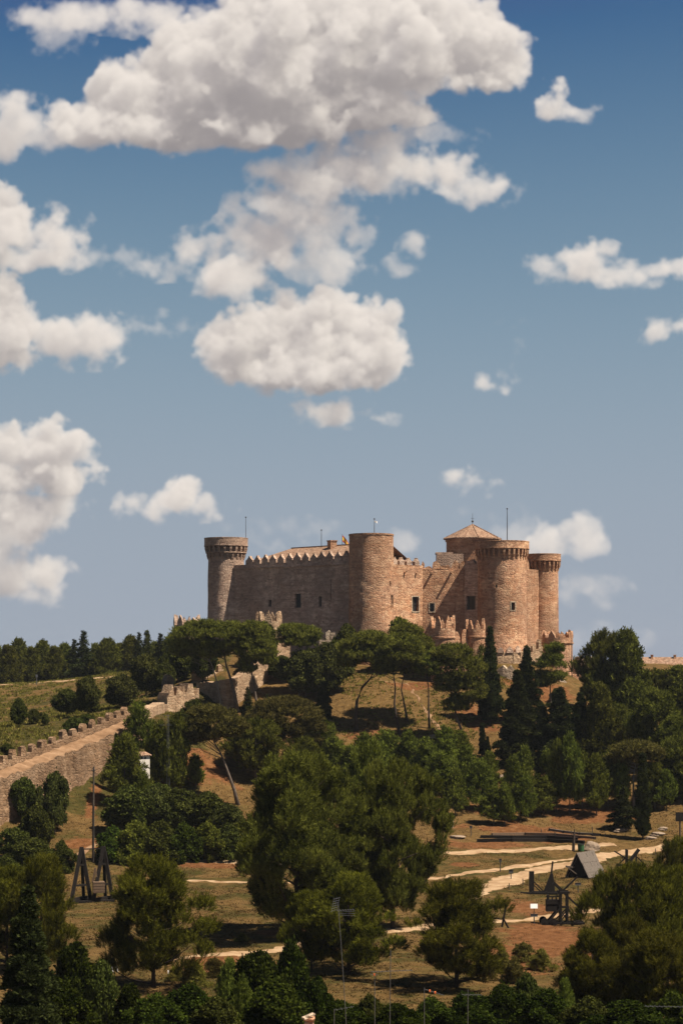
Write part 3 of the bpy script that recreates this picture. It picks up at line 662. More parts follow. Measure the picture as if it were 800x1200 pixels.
# long rampart that runs down to the town, with its wall walk and crenels
def rampart():
    A0, B0 = at(-14,907,277.5), at(152,842,316); A0 = A0-(B0-A0)*.2; n = 72
    root = empty('rampart_wall', at(0,965,279)); tag(root, 'long crenellated rampart descending at the left with a dirt wall walk', 'rampart'); o0 = root.location.copy()
    d = (B0-A0); dh = Vector((d.x, d.y, 0)).normalized(); nin = Vector((dh.y, -dh.x, 0))        # towards the inside (right / viewer)
    walk, face, outer = [], [], []
    for i in range(n+1):
        t = i/n; p = A0.lerp(B0, t); p.z += .45*math.sin(t*math.pi)*-.6+.08*math.sin(i*1.7)
        q = p+nin*(2.1+.25*math.sin(i*.9)+.15*math.sin(i*2.3)); q.z -= .55+.25*math.sin(i*1.3)*math.sin(i*.7)
        gz = hgt(q.x+nin.x*2.6, q.y+nin.y*2.6)-.8
        walk.append((p-o0, q-o0)); face.append((q-o0, Vector((q.x, q.y, (q.z+gz)/2))+nin*(.25+.2*math.sin(i*2.1))-o0, Vector((q.x, q.y, gz))+nin*.8-o0)); outer.append((p-nin*.9-o0, Vector((p.x, p.y, p.z-7))-nin*1.0-o0))
    mb = MB(); wk = MB()
    for i in range(n):
        wk.add([walk[i][0]+Vector((0,0,.01)), walk[i+1][0]+Vector((0,0,.01)), walk[i+1][1], walk[i][1]], [(0,1,2,3)])
        for k in range(2): mb.add([face[i][k], face[i+1][k], face[i+1][k+1], face[i][k+1]], [(0,1,2,3)])
        mb.add([walk[i][0]-nin*.0, walk[i+1][0], outer[i+1][0], outer[i][0]], [(0,1,2,3)]); mb.add([outer[i][0], outer[i+1][0], outer[i+1][1], outer[i][1]], [(0,1,2,3)])
    for i in (0, n): mb.add([outer[i][1], outer[i][0], walk[i][0], face[i][0], face[i][1], face[i][2]], [(0,1,2,3,4,5)])
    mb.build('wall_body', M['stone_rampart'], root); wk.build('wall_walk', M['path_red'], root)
    pr = MB()                                     # low breast wall under the merlons
    for i in range(n):
        a, b = walk[i][0]-nin*.45, walk[i+1][0]-nin*.45; pr.bar(a+Vector((0,0,.42)), b+Vector((0,0,.42)), .8, 1.0)
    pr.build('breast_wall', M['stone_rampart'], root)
    for px in (-37,-26,-15,-4,7,17.5,28.7,40.5,52,64,77,88.4,99.6,110.7,121.5,131,140,148):
        k = (px-400)/F; t = (k*A0.y-A0.x)/(d.x-k*d.y); p = A0.lerp(B0, t); p.z += .45*math.sin(t*math.pi)*-.6
        w, h = rnd.uniform(1.15,1.6), rnd.uniform(.95,1.5); j = rnd.uniform
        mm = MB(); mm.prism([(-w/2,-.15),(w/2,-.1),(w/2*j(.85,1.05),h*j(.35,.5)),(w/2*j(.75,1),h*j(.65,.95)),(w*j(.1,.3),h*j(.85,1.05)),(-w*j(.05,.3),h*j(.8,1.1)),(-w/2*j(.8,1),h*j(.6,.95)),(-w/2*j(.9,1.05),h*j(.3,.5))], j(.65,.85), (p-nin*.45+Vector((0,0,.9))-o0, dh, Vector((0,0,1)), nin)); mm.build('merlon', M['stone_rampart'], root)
rampart()
ruinwall('ruined_wall', 'broken low continuation of the rampart towards the tall ruin', [(151,841,868,317),(162,836,866,322),(175,832,862,330),(186,828,858,340),(196,826,856,350)], 2.2, 'stone_rough', rag=.3)
# ---------------------------------------------------------------- trees
def unit(a): return a/np.maximum(np.linalg.norm(a, axis=-1, keepdims=True), 1e-9)
def foliage(name, clumps, mat, seed, dens=150, L=.45, Wd=.09, nb=4, spread=.55, up=.55, flat=.75, zmin=-.45, square=False, shoot=0.0):
    """needle or leaf blades gathered in clumps; shoot > 0 sets the needles round short upright shoots, like brushes"""
    rs = np.random.RandomState(seed); C = np.array(clumps, float)
    if shoot: nb, dens = nb*4, dens/4
    cnt = np.maximum(4, (dens*(C[:, 3]**2)).astype(int)); idx = np.repeat(np.arange(len(C)), cnt); n = len(idx)
    d = rs.standard_normal((n, 3)); d[:, 2] += .25; d = unit(d); d[:, 2] = np.where(d[:, 2] < zmin, -d[:, 2], d[:, 2])
    rr = rs.uniform(.35, 1.05, n)**.6
    P = C[idx, :3] + d*np.stack([C[idx, 3], C[idx, 3], C[idx, 3]*flat], -1)*rr[:, None]
    ax = P.copy(); ax[:, 2] = 0; ax = unit(ax)
    D = unit(d*.7 + ax*.25 + np.array([0, 0, up]) + rs.standard_normal((n, 3))*.18)
    P = np.repeat(P, nb, 0); O = np.repeat(unit(d+ax*.5+np.array([0, 0, .25])), nb, 0); m = len(P)
    if shoot: P = P + np.repeat(D*(shoot*rs.uniform(.6, 1.35, n))[:, None], nb, 0)*rs.random((m, 1))
    D = np.repeat(D, nb, 0); D = unit(D + rs.standard_normal((m, 3))*spread)
    S = unit(np.cross(D, O + rs.standard_normal((m, 3))*.5))
    l = L*rs.uniform(.7, 1.25, m)[:, None]; w = Wd*rs.uniform(.7, 1.3, m)[:, None]
    if square: P = P + rs.standard_normal((m, 3))*L*.8; V = np.stack([P-S*w/2, P+S*w/2, P+S*w/2+D*l, P-S*w/2+D*l], 1)
    else: V = np.stack([P-S*w*.3, P+S*w*.3, P+S*w*.5+D*l, P-S*w*.5+D*l], 1)
    tint = .46 + .12*rs.standard_normal(len(C))[np.repeat(idx, nb)] + .22*np.repeat(rs.standard_normal(n), nb) + .12*rs.standard_normal(m)
    return fast_mesh(name, V.reshape(-1, 3), np.arange(m*4).reshape(-1, 4), mat, np.clip(tint, 0, 1))
def trunk_mesh(name, path, rad, clumps, mat, seed, limbs=14, tmin=.35):
    rs = random.Random(seed); mb = MB(); path = [Vector(p) for p in path]
    rr = [rad*(1.25 if i == 0 else 1-.75*i/(len(path)-1)) for i in range(len(path))]
    mb.tube(path, rr, 8)
    for c in rs.sample(list(clumps), min(limbs, len(clumps))):
        e = Vector(c[:3]); zt = path[0].z+(path[-1].z-path[0].z)*tmin
        zz = max(zt, min(path[-1].z*.97, e.z-.45*math.hypot(e.x, e.y)))
        b = path[-1]; r0 = rad*.3
        for i in range(len(path)-1):
            if path[i].z <= zz <= path[i+1].z+1e-6:
                f = (zz-path[i].z)/max(1e-6, path[i+1].z-path[i].z); b = path[i].lerp(path[i+1], f); r0 = rr[i]*(1-f)+rr[i+1]*f
        mid = b.lerp(e, .5)+Vector((rs.uniform(-.2,.2), rs.uniform(-.2,.2), -.12*(e-b).length*rs.random()))
        mb.tube([b, mid, e], [r0*.5, r0*.32, r0*.1], 5, cap=False)
    return mb.mesh(name, mat, True)
def env(n, z0, z1, Rm, prof, cr, seed, lobe=.22, lo=.3, taper=0.0):
    rs = random.Random(seed); out = []; ph = [rs.uniform(0, 6.28) for _ in range(4)]
    for i in range(n):
        t = (i+rs.random())/n; a = i*2.39996+rs.uniform(-.5,.5)
        lb = 1+lobe*(math.sin(2*a+ph[0]+3*t)+.7*math.sin(3*a+ph[1]-4*t))
        p = prof(t); r = Rm*p*lb*math.sqrt(rs.uniform(lo, 1)); c = cr*rs.uniform(.65, 1.3)*(.55+.45*min(1, p*1.3))*(1-taper*t)
        r = max(0, r-c*rs.uniform(-.1,.6))
        out.append((r*math.cos(a), r*math.sin(a), z0+(z1-z0)*t, c))
    return out
PROTO = {}
def proto(key, H, W, clumps, mat, tr, seed, bark='bark', rad=.16, path=None, limbs=14, tmin=.35, **k):
    path = path or [(0,0,-.8),(.05,.03,H*.25),(-.05,.08,H*.55),(0,0,H*.88)]
    PROTO[key] = (foliage(key+'_crown', clumps, M[mat], seed, **k), trunk_mesh(key+'_trunk', path, rad, clumps, M[bark], seed, limbs, tmin), H, W)
p_round = lambda t: max(0, math.sin(math.pi*(.14+.80*t)))**.75
p_young = lambda t: (1-t)**.55*min(1, .55+t*2.2)
p_tall = lambda t: (1-t)**.45*min(1, .35+t*2.0)
for i in range(3):
    proto('pine%d' % i, 9, 7.2, env(54, 1.5, 8.5, 3.35, p_round, .82, 20+i, .36, .45), 'pine', 0, 40+i, dens=260, L=.38, Wd=.066, nb=5, shoot=.75, spread=.5, up=.9)
for i in range(3):
    proto('young%d' % i, 6, 4.2, env(42, .8, 5.7, 2.05, p_young, .54, 60+i, .32, .4), 'pine_young', 0, 70+i, rad=.10, dens=440, L=.28, Wd=.065, shoot=.55, spread=.6, up=.9)
for i in range(3):
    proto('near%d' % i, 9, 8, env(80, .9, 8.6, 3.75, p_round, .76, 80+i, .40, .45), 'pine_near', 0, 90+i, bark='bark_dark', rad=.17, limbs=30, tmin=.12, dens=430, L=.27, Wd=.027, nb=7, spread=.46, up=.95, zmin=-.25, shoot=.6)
for i in range(2):
    proto('big%d' % i, 15, 13, env(124, 1.6, 14.4, 6.0, p_round, 1.05, 100+i, .40, .45), 'pine', 0, 110+i, bark='bark_dark', rad=.30, limbs=36, tmin=.15, dens=330, L=.32, Wd=.038, nb=7, spread=.48, up=.9, zmin=-.25, shoot=.75)
for i in range(2):
    proto('dome%d' % i, 7, 8, [(c[0], c[1], c[2], c[3]) for c in env(60, 3.6, 6.6, 3.9, lambda t: (1-t**2.2)**.5, 1.0, 120+i, .12)], ['pine_brown','pine_grey'][i], 0, 130+i, bark='bark_pale', rad=.17, limbs=26, tmin=.45, dens=140, L=.40, Wd=.085, flat=.6)
for i in range(2):
    proto('cypress%d' % i, 12, 2.4, env(70, .5, 11.8, 1.15, lambda t: min(1, .5+t*4)*(1-t)**.55, .5, 140+i, .10, .15), 'cypress', 0, 150+i, rad=.12, limbs=3, dens=420, L=.42, Wd=.10, up=1.6, spread=.3, flat=1.3)
for i in range(2):
    proto('broadcyp%d' % i, 14, 6.2, env(120, .6, 13.7, 2.9, lambda t: min(1, .6+t*3)*(1-t)**1.0*(.85+.3*abs(math.sin(t*23))), .66, 160+i, .30, .25, .5), 'cypress', 0, 170+i, rad=.2, limbs=8, dens=330, L=.5, Wd=.11, up=.55, spread=.5)
for i in range(2):
    proto('wood%d' % i, 10, 6.5, env(80, .3, 9.6, 2.9, lambda t: (1-t)**.5*min(1, .8+t), .85, 185+i, .24, .4), 'pine', 0, 195+i, limbs=8, dens=200, L=.45, Wd=.11, shoot=.8, up=.9)
    proto('conifer%d' % i, 12, 5, env(80, .8, 11.8, 2.3, lambda t: (1-t)**1.05*min(1, .6+3*t)*(.8+.4*abs(math.sin(t*19))), .62, 180+i, .3, .3, .62), 'cypress' if i else 'oak', 0, 190+i, rad=.15, limbs=8, dens=150, L=.55, Wd=.13, up=.2)
for i in range(3):
    proto('oak%d' % i, 5, 5, env(64, .8, 4.8, 2.3, p_round, .56, 200+i, .3, .35), ['oak','olive','oak'][i], 0, 210+i, rad=.11, limbs=20, tmin=.2, dens=420, L=.17, Wd=.15, nb=4, spread=.9, up=.2, square=True)
for i in range(3):
    proto('bush%d' % i, 3.2, 4.4, env(58, .1, 3.1, 2.05, lambda t: max(.05, 1-t**1.9)**.65, .46, 220+i, .32, .2), ['broad','lime','oak'][i], 0, 230+i, rad=.06, limbs=24, tmin=.0, dens=520, L=.15, Wd=.12, nb=4, spread=.9, up=.35, square=True)
for i in range(2):
    proto('dry%d' % i, 2.4, 3.4, env(40, .05, 2.3, 1.6, lambda t: max(.05, 1-t**1.6)**.7, .40, 260+i, .34, .15), ['pine_brown','scrub'][i], 0, 270+i, rad=.05, limbs=22, tmin=.0, dens=330, L=.26, Wd=.05, nb=4, spread=.7, up=.6)
for i in range(2):
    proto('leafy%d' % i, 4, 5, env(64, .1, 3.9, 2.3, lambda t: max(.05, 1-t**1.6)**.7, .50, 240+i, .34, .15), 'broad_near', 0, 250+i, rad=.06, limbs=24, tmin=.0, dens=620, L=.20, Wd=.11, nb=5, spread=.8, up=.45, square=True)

ORD = ['first','second','third','fourth','fifth','sixth','seventh','eighth','ninth','tenth','eleventh','twelfth','thirteenth','fourteenth','fifteenth','sixteenth','seventeenth','eighteenth','nineteenth','twentieth']
def tree(key, name, cat, label, px, base, top, w, Y=None, group=None, rz=None, lean=None):
    crown, trunk, H, W = PROTO[key]
    p = on(px, Y) if Y else hit(px, base)
    h = (CZ-(top-780)/F*p.y)-p.z; sx = w/F*p.y/W; sz = max(.15, h/H)
    root = empty(name, p, rnd.uniform(0, 6.28) if rz is None else rz, (sx, sx*rnd.uniform(.92,1.08), sz))
    tag(root, label, cat, group)
    link(bpy.data.objects.new('trunk', trunk), root); link(bpy.data.objects.new('crown', crown), root)
    return root
def rows(key_n, name, cat, fmt, group, items):
    for i, it in enumerate(items):
        lab = it[5] if len(it) > 5 and it[5] else fmt % ORD[i]
        tree('%s%d' % (key_n[0], i % key_n[1]), name, cat, lab, it[0], it[1], it[2], it[3], Y=it[4] if len(it) > 4 else None, group=group)

# skyline wood at the left
sk = [(-8,755,38,525),(9,759,30,505),(22,752,30,530),(37,761,26,512),(50,754,34,530),(64,760,26,510),(76,757,30,525),(112,757,26,520),(126,751,34,505),(141,757,26,525),(153,748,32,510),(180,755,26,520),(201,746,30,510),(214,752,26,520)]
rows(('wood',2), 'pine_tree', 'tree', 'rounded dark pine in the skyline wood, %s from its left end', 'pines of the skyline wood', [(a,0,b,c,d) for a,b,c,d in sk])
ck = [(87,750,26,515,'short pointed conifer in the skyline wood, just left of the tallest one'),(98,740,34,508,'tallest dark pointed conifer of the skyline wood'),(163,742,26,508,'pointed conifer of the skyline wood, left one of a touching pair'),(172,739,28,512,'pointed conifer of the skyline wood, taller right one of a touching pair'),(188,743,28,510,'pointed conifer of the skyline wood standing nearest to the castle')]
for i, (a,b,c,d,l) in enumerate(ck): tree('conifer%d' % (1-i % 2 if i != 1 else 1), 'conifer_tree', 'tree', l, a, 0, b, c, Y=d, group='pointed conifers of the skyline wood')
# trees scattered on the field outside the rampart
for a in [('oak0','small dark round tree alone in the field left of two bushes',22,853,820,17),('oak1','low round bush in the field right of the small dark tree',40,849,832,15),('oak1','smallest grey green bush in the field above the rampart',53,850,837,9),
          ('oak2','broad dark round tree in the field above the rampart middle',78,839,809,31),('oak1','grey green tree with a bare stem in the field above the rampart',103,840,795,32),('oak1','wide hazy olive coloured tree beside the rampart head',143,832,793,46),
          ('oak1','large grey green tree near the skyline wood at the field edge',171,816,769,44),('oak0','dark bush pressed against the outside of the rampart merlons',87,864,842,22),('oak2','dark bush showing just over the rampart merlons near their upper end',101,855,838,18),
          ('oak2','half cut off bush at the lower left edge of the field',8,884,872,17),('oak2','shaded bush between the large grey green tree and the ruin',193,812,778,26)]:
    tree(a[0], 'olive_tree' if a[0] == 'oak1' else 'holm_oak', 'tree', a[1], *a[2:6], group='trees on the field outside the rampart')
# inside the rampart
for a in [('oak0','holm_oak','dark round tree on short trunks against the foot of the rampart',28,962,914,36),('oak1','olive_tree','thin grey tree with forked trunk right of the dark round tree by the rampart',64,978,909,34),
          ('oak2','holm_oak','dark bushy oak in front of the rampart foot at the far left',43,1002,946,38),('oak2','holm_oak','low dark bush at the left edge under the rampart foot',14,1008,972,40),('oak0','holm_oak','dense shrub just behind the bright near pine at the left',38,1030,985,52),
          ('bush2','shrub','dark shrub directly left of the tall timber A frames',72,1024,988,30),('bush2','shrub','ragged shrub between the rampart foot and the near left pine',8,1038,1004,40),
          ('young0','pine_tree','light green pine leaning over the rampart wall end',162,892,826,36),('young1','pine_tree','tall bushy pine left of the white hut',145,945,866,48),('young2','pine_tree','pine right behind the white hut',187,930,850,40),
          ('young0','pine_tree','narrow pine right of the white hut with a wire mast before it',206,938,842,36),('young1','pine_tree','low pine in front of the white hut base',166,950,905,30),
          ('oak0','holm_oak','dark shrub hiding the foot of the white hut',185,955,920,36),('young2','pine_tree','little pine on a bare stem under the leaning umbrella pine',229,926,886,26)]:
    tree(a[0], a[1], 'shrub' if a[1] == 'shrub' else 'tree', a[2], *a[3:7], group='trees and shrubs inside the rampart')
tree('cypress0', 'cypress_tree', 'cypress', 'tiny cypress tip beside the bushy pine at the rampart foot', 136, 930, 861, 8)
hed = [(150,979,924,62),(183,977,925,46),(212,979,927,50),(243,981,931,52),(268,986,945,42)]
rows(('oak',3), 'holm_oak', 'tree', 'dark holm oak of the thick row behind the low hedge, %s from the left', 'holm oaks behind the low hedge', hed)
hd2 = [(132,1009,972,46),(160,1011,966,54),(190,1010,966,52),(216,1010,969,44),(243,1009,966,46),(268,1008,969,42)]
rows(('bush',3), 'shrub', 'shrub', 'leafy shrub in the low hedge by the left field path, %s from the left', 'shrubs of the low hedge', hd2)

# umbrella pines with bare, leaning trunks: each one drawn after its own trunk line
def umbrella(label, trunk, lobes, rad=.24, mat='pine_slope', Y=None, bark='bark', dens=115, seed=0, thick=.62):
    """trunk: photo points from the ground up; lobes: crown ellipses (px, py, half width, half height)"""
    b = on(trunk[0][0], Y) if Y else hit(*trunk[0]); Y = b.y; rs = random.Random(seed+5)
    root = empty('umbrella_pine', b); tag(root, label, 'pine', 'umbrella pines on the castle slope')
    s = Y/F; T = [Vector((0,0,-.8))]+[Vector(((px-400)*s-b.x, rs.uniform(-.3,.3), CZ-(py-780)*s-b.z)) for px, py in trunk[1:]]
    cl = []
    for (px, py, rx, ry) in lobes:
        cx, cz = (px-400)*s-b.x, CZ-(py-780)*s-b.z; Rx, Rz = rx*s*1.02, ry*s*1.12; n = int(16+Rx*Rz*4.2)
        for k in range(n):
            a = k*2.39996; q = math.sqrt((k+.5)/n); zz = math.sqrt(max(0, 1-q*q)); c = rs.uniform(.6,1.05)*min(1.0, .38*Rx+.25)
            sg = 1 if rs.random() < thick else -.55
            cl.append((cx+math.cos(a)*q*max(.1, Rx-c*.6), math.sin(a)*q*max(.1, Rx*.85-c*.6), cz+sg*zz*max(.05, Rz-c*.5)*rs.uniform(.6,1), c))
    C = foliage('umbrella_crown', cl, M[mat], seed+300, dens=dens*1.35, L=.32, Wd=.075, flat=.62, zmin=-.3, shoot=.6, spread=.6, up=.7)
    tm = trunk_mesh('umbrella_trunk', T, rad*1.25, cl, M[bark], seed, limbs=min(26, len(cl)), tmin=.72)
    link(bpy.data.objects.new('trunk', tm), root); link(bpy.data.objects.new('crown', C), root)
    return root
umbrella('umbrella pine with a pale leaning stem before the dark end of the sloping wall', [(260,832),(257,815),(254,800),(250,785),(243,765)], [(226,752,26,20),(243,742,24,13),(215,764,18,12)], .17, seed=1, bark='bark_pale')
umbrella('largest umbrella pine left of the ramp turret, on a dark leaning trunk', [(279,834),(275,815),(270,795),(265,780),(262,762)], [(262,752,36,18),(285,756,22,17),(250,766,22,12),(275,740,22,9)], .30, seed=2)
umbrella('umbrella pine whose drooping crown touches the ramp turret', [(302,837),(300,820),(297,800),(294,785),(296,765)], [(298,764,22,20),(312,772,12,16),(290,784,10,13),(297,745,17,14)], .22, seed=3)
umbrella('slim umbrella pine on a pale straight stem in front of the shaded wall', [(350,816),(351,800),(352,780),(351,760)], [(350,752,23,17),(340,744,14,10),(362,747,13,10)], .15, seed=4, bark='bark_pale')
umbrella('umbrella pine with a strongly kinked trunk below the plain tower', [(417,857),(417,840),(418,822),(424,806),(434,795),(440,780)], [(425,766,28,21),(448,772,24,19),(410,776,14,12),(436,752,20,9)], .30, seed=5, bark='bark_dark')
umbrella('left one of two umbrella pines with crossing trunks on the grassy slope', [(469,862),(465,845),(462,825),(463,805),(460,785)], [(468,768,28,22),(452,782,16,14)], .22, seed=6, bark='bark_dark')
umbrella('right one of two umbrella pines with crossing trunks on the grassy slope', [(478,846),(474,828),(470,808),(474,785)], [(487,765,22,18),(480,785,18,12),(476,745,18,11)], .18, seed=7)
umbrella('umbrella pine with a straight thin trunk, standing right of the crossing pair', [(503,854),(502,830),(502,808),(500,790)], [(503,785,16,16),(512,775,12,12)], .16, seed=8, bark='bark_dark')
umbrella('deep crowned pine on a leaning trunk in front of the narrow turrets', [(544,873),(540,855),(534,838),(532,820),(536,795)], [(530,774,24,16),(545,790,24,18),(525,805,16,14),(548,814,22,18),(536,830,16,10)], .22, seed=9)
umbrella('leaning umbrella pine standing apart, with its bare trunk slanting up to the left', [(280,944),(274,925),(266,902),(258,882),(250,868)], [(250,856,34,22),(230,864,20,14),(272,858,18,15),(248,840,26,10)], .25, mat='pine_brown', seed=10)
umbrella('wide brownish stone pine with a domed crown and pale branches', [(322,905),(322,885),(325,868),(333,858)], [(335,850,46,26),(315,862,26,18),(360,862,20,18),(333,832,34,12)], .22, mat='pine_brown', seed=11, bark='bark_pale', thick=.75)
umbrella('short brownish pine with a flat umbrella crown among the pines at the right', [(743,948),(742,930),(742,910),(745,895)], [(745,885,30,13),(730,892,18,10),(762,888,14,10)], .18, mat='pine_brown', seed=12, bark='bark_pale')

# other growth on the castle slope
for a in [('oak1','olive_tree','wide grey green tree at the end of the ramp wall under the shaded wall',358,818,764,56),('oak1','olive_tree','grey green tree right of the slim pale pine stem',384,815,757,48),('oak0','holm_oak','dark round tree hugging the left foot of the plain tower',406,783,734,32),
          ('oak0','holm_oak','low dark bush under the ramp turret and its stair wall',330,800,770,28),
          ('bush1','broadleaf_tree','bright light green tree below the sunlit castle wall',470,785,728,52),('bush1','broadleaf_tree','second bright green tree behind the crossing pines',490,785,742,40),('bush1','broadleaf_tree','bright green bush between the narrow turret and a tall cypress',560,790,752,26),
          ('oak2','holm_oak','dark green tree filling the gap left of the turret with pointed merlons',448,790,745,30),('oak0','holm_oak','dark shrub at the foot of the shaded wall fragment',392,790,752,24),('oak0','holm_oak','dark rounded tree directly behind the largest umbrella pine',310,790,732,34),
          ('oak0','holm_oak','dark tree at the foot of the weathered left turret',208,800,760,36),('oak0','holm_oak','bushy dark tree between the left turret and the corner tower',238,800,748,34),
          ('oak1','olive_tree','small grey bush on the slope beside the retaining wall',652,826,808,20)]:
    tree(a[0], a[1], 'tree', a[2], *a[3:7], group='small trees around the castle')
for a in [('conifer1','small dark pointed conifer at the foot of the sunlit ramp wall',290,852,806,24),('conifer1','thin dark conifer tip beside the ramp wall arch',313,848,814,14),('cypress1','dark ragged conifer below the wide grey green tree',379,850,800,17),
          ('cypress0','small cypress standing against the plain round tower',445,772,719,10)]:
    tree(a[0], 'conifer_tree', 'tree', a[1], *a[2:6], group='dark conifers on the castle slope')
for a in [('broadcyp0','tall dark cypress tapering up in front of the wide tower foot',574,848,735,40),('broadcyp1','dark cypress with a broken outline under the stepped outer wall',617,850,757,40),('broadcyp0','broadest dark cypress at the centre of the cypress group',606,897,786,56),
          ('broadcyp1','dark cypress at the right side of the cypress group, under the slim pine',656,898,806,58),('broadcyp0','dark cypress between the broad group and the sunlit right pine',680,895,812,46),('broadcyp1','squat dark cypress low in the middle of the group',636,898,826,40)]:
    tree(a[0], 'cypress_tree', 'cypress', a[1], *a[2:6], group='broad dark cypresses below the castle')
for a in [('cypress0','pencil cypress standing alone on the bare slope',565,887,848,9),('cypress1','shorter pencil cypress just right of the lone one on the bare slope',571,889,864,7),('cypress0','small pencil cypress among the young pines',630,926,892,8),
          ('cypress1','tall black green columnar cypress beside the path at the right',753,984,886,18)]:
    tree(a[0], 'cypress_tree', 'cypress', a[1], *a[2:6], group='columnar cypresses')
tree('conifer1', 'cedar_tree', 'tree', 'dark layered cedar standing left of the tall columnar cypress', 730, 972, 922, 36)
umbrella('slim upright pine in front of the sunlit bastion', [(645,840),(645,822),(644,800),(645,785)], [(645,790,17,22),(649,770,11,14),(638,800,10,12)], .15, mat='pine', seed=13)
# pines of the slope at the right
for i, a in enumerate([('tall pine whose crown tops the left of the right hand wood',707,835,744,48),('tall pine beside the first, with its crown against the sky',734,842,744,48),('low round pine at the left foot of the tall pair',697,835,784,34),
          ('sunlit pine crown above the brownish umbrella pine',770,900,812,62),('dense pine under the long tiled roof at the right edge',794,842,784,52),('pine crown between the tall pair and the tiled roof',768,838,787,40),
          ('shaded pine in the middle of the right hand wood',742,868,800,48),('pine at the right edge below the tiled roof',808,880,803,60),('lower pine at the right edge of the wood',797,912,842,52),
          ('sunlit pine directly right of the dark cypress group',702,895,806,42),('dark pine under the tall pair',722,885,828,42),('pine filling the lower right corner of the wood',815,940,868,60),('rounded pine right of the brownish umbrella pine',790,938,868,42),
          ('small pine on a visible stem right of the columnar cypress',767,948,896,28)]):
    tree(['pine0','wood0','pine1','pine2','wood1'][i % 5], 'pine_tree', 'pine', a[0], *a[1:5], group='pines of the wood at the right')
# young plantation below the slope
yp = [(392,930,868,46),(412,938,878,44),(428,918,862,46),(452,912,858,46),(444,938,874,48),(478,925,860,42),(500,934,868,40),(517,944,886,42),(522,906,854,42),(538,900,858,30),(533,959,904,28),(546,942,878,34),(562,950,892,36),(573,932,884,28),(578,968,924,36),(591,969,920,25),(601,938,888,25),(609,961,906,25)]
rows(('young',3), 'young_pine', 'pine', 'young pine of the plantation below the bare slope, %s from its left end', 'young pines of the plantation', yp)
yp2 = [(617,963,912,23),(614,934,878,26),(637,958,914,32),(641,925,880,26),(652,952,872,26),(667,953,864,36),(682,948,884,28),(699,957,888,34),(712,945,884,28),(728,948,890,24),(781,950,905,26)]
rows(('young',3), 'young_pine', 'pine', 'young pine of the group left of the columnar cypress, %s from its left end', 'young pines by the log terrace', yp2)
# thick growth left of the big pines
for i, a in enumerate([('dark bushy pine under the domed brownish pine',300,918,846,52),('dark pine between the leaning umbrella pine and the domed one',285,905,852,40),('pine behind the upper left of the big central pine',352,918,866,46),('round pine in the gap right of the domed brownish pine',378,905,848,40)]):
    tree('pine%d' % (i % 3), 'pine_tree', 'pine', a[0], *a[1:5], group='dark pines behind the big central pine')
# big central pair and the near trees
tree('big0', 'pine_tree', 'pine', 'largest broad pine in the middle of the picture, left of its twin', 348, 0, 888, 162, Y=199)
tree('big1', 'pine_tree', 'pine', 'big pine joined to the right side of the largest central pine', 460, 0, 896, 118, Y=204)
tree('pine2', 'pine_tree', 'pine', 'rounded pine top behind the gap of the two big central pines', 428, 0, 880, 66, Y=222)
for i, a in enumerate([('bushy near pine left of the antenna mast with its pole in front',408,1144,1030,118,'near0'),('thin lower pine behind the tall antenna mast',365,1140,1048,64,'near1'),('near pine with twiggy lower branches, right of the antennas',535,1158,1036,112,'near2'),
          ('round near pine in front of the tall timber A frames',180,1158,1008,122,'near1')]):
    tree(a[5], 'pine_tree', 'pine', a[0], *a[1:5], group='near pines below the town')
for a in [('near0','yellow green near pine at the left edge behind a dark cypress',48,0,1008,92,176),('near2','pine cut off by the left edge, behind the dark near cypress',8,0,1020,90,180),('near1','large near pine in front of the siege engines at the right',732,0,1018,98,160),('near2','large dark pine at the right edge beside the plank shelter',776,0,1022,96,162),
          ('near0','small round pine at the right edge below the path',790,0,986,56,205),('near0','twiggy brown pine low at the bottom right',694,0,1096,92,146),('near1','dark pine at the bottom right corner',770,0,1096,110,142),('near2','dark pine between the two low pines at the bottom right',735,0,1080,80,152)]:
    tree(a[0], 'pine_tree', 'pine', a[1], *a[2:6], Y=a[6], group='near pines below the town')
tree('broadcyp0', 'cypress_tree', 'cypress', 'large dark cypress cut off by the bottom left corner', 33, 0, 1040, 84, Y=118)
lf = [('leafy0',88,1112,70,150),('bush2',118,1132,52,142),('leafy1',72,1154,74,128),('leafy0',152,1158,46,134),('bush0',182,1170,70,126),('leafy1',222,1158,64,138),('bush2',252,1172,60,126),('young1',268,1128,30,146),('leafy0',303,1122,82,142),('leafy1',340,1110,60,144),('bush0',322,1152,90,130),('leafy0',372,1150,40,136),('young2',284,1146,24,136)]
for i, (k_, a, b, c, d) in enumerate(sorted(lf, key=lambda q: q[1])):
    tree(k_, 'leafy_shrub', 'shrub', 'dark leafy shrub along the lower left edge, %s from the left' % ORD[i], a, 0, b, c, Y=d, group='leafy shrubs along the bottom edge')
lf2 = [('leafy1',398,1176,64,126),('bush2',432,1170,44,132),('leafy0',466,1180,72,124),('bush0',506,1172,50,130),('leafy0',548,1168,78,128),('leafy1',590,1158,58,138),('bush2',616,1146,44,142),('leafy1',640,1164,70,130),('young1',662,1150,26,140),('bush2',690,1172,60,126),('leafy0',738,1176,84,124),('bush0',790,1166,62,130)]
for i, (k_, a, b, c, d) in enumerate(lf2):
    tree(k_, 'leafy_shrub', 'shrub', 'dark leafy shrub along the lower right edge, %s from the left' % ORD[i], a, 0, b, c, Y=d, group='leafy shrubs along the bottom edge')

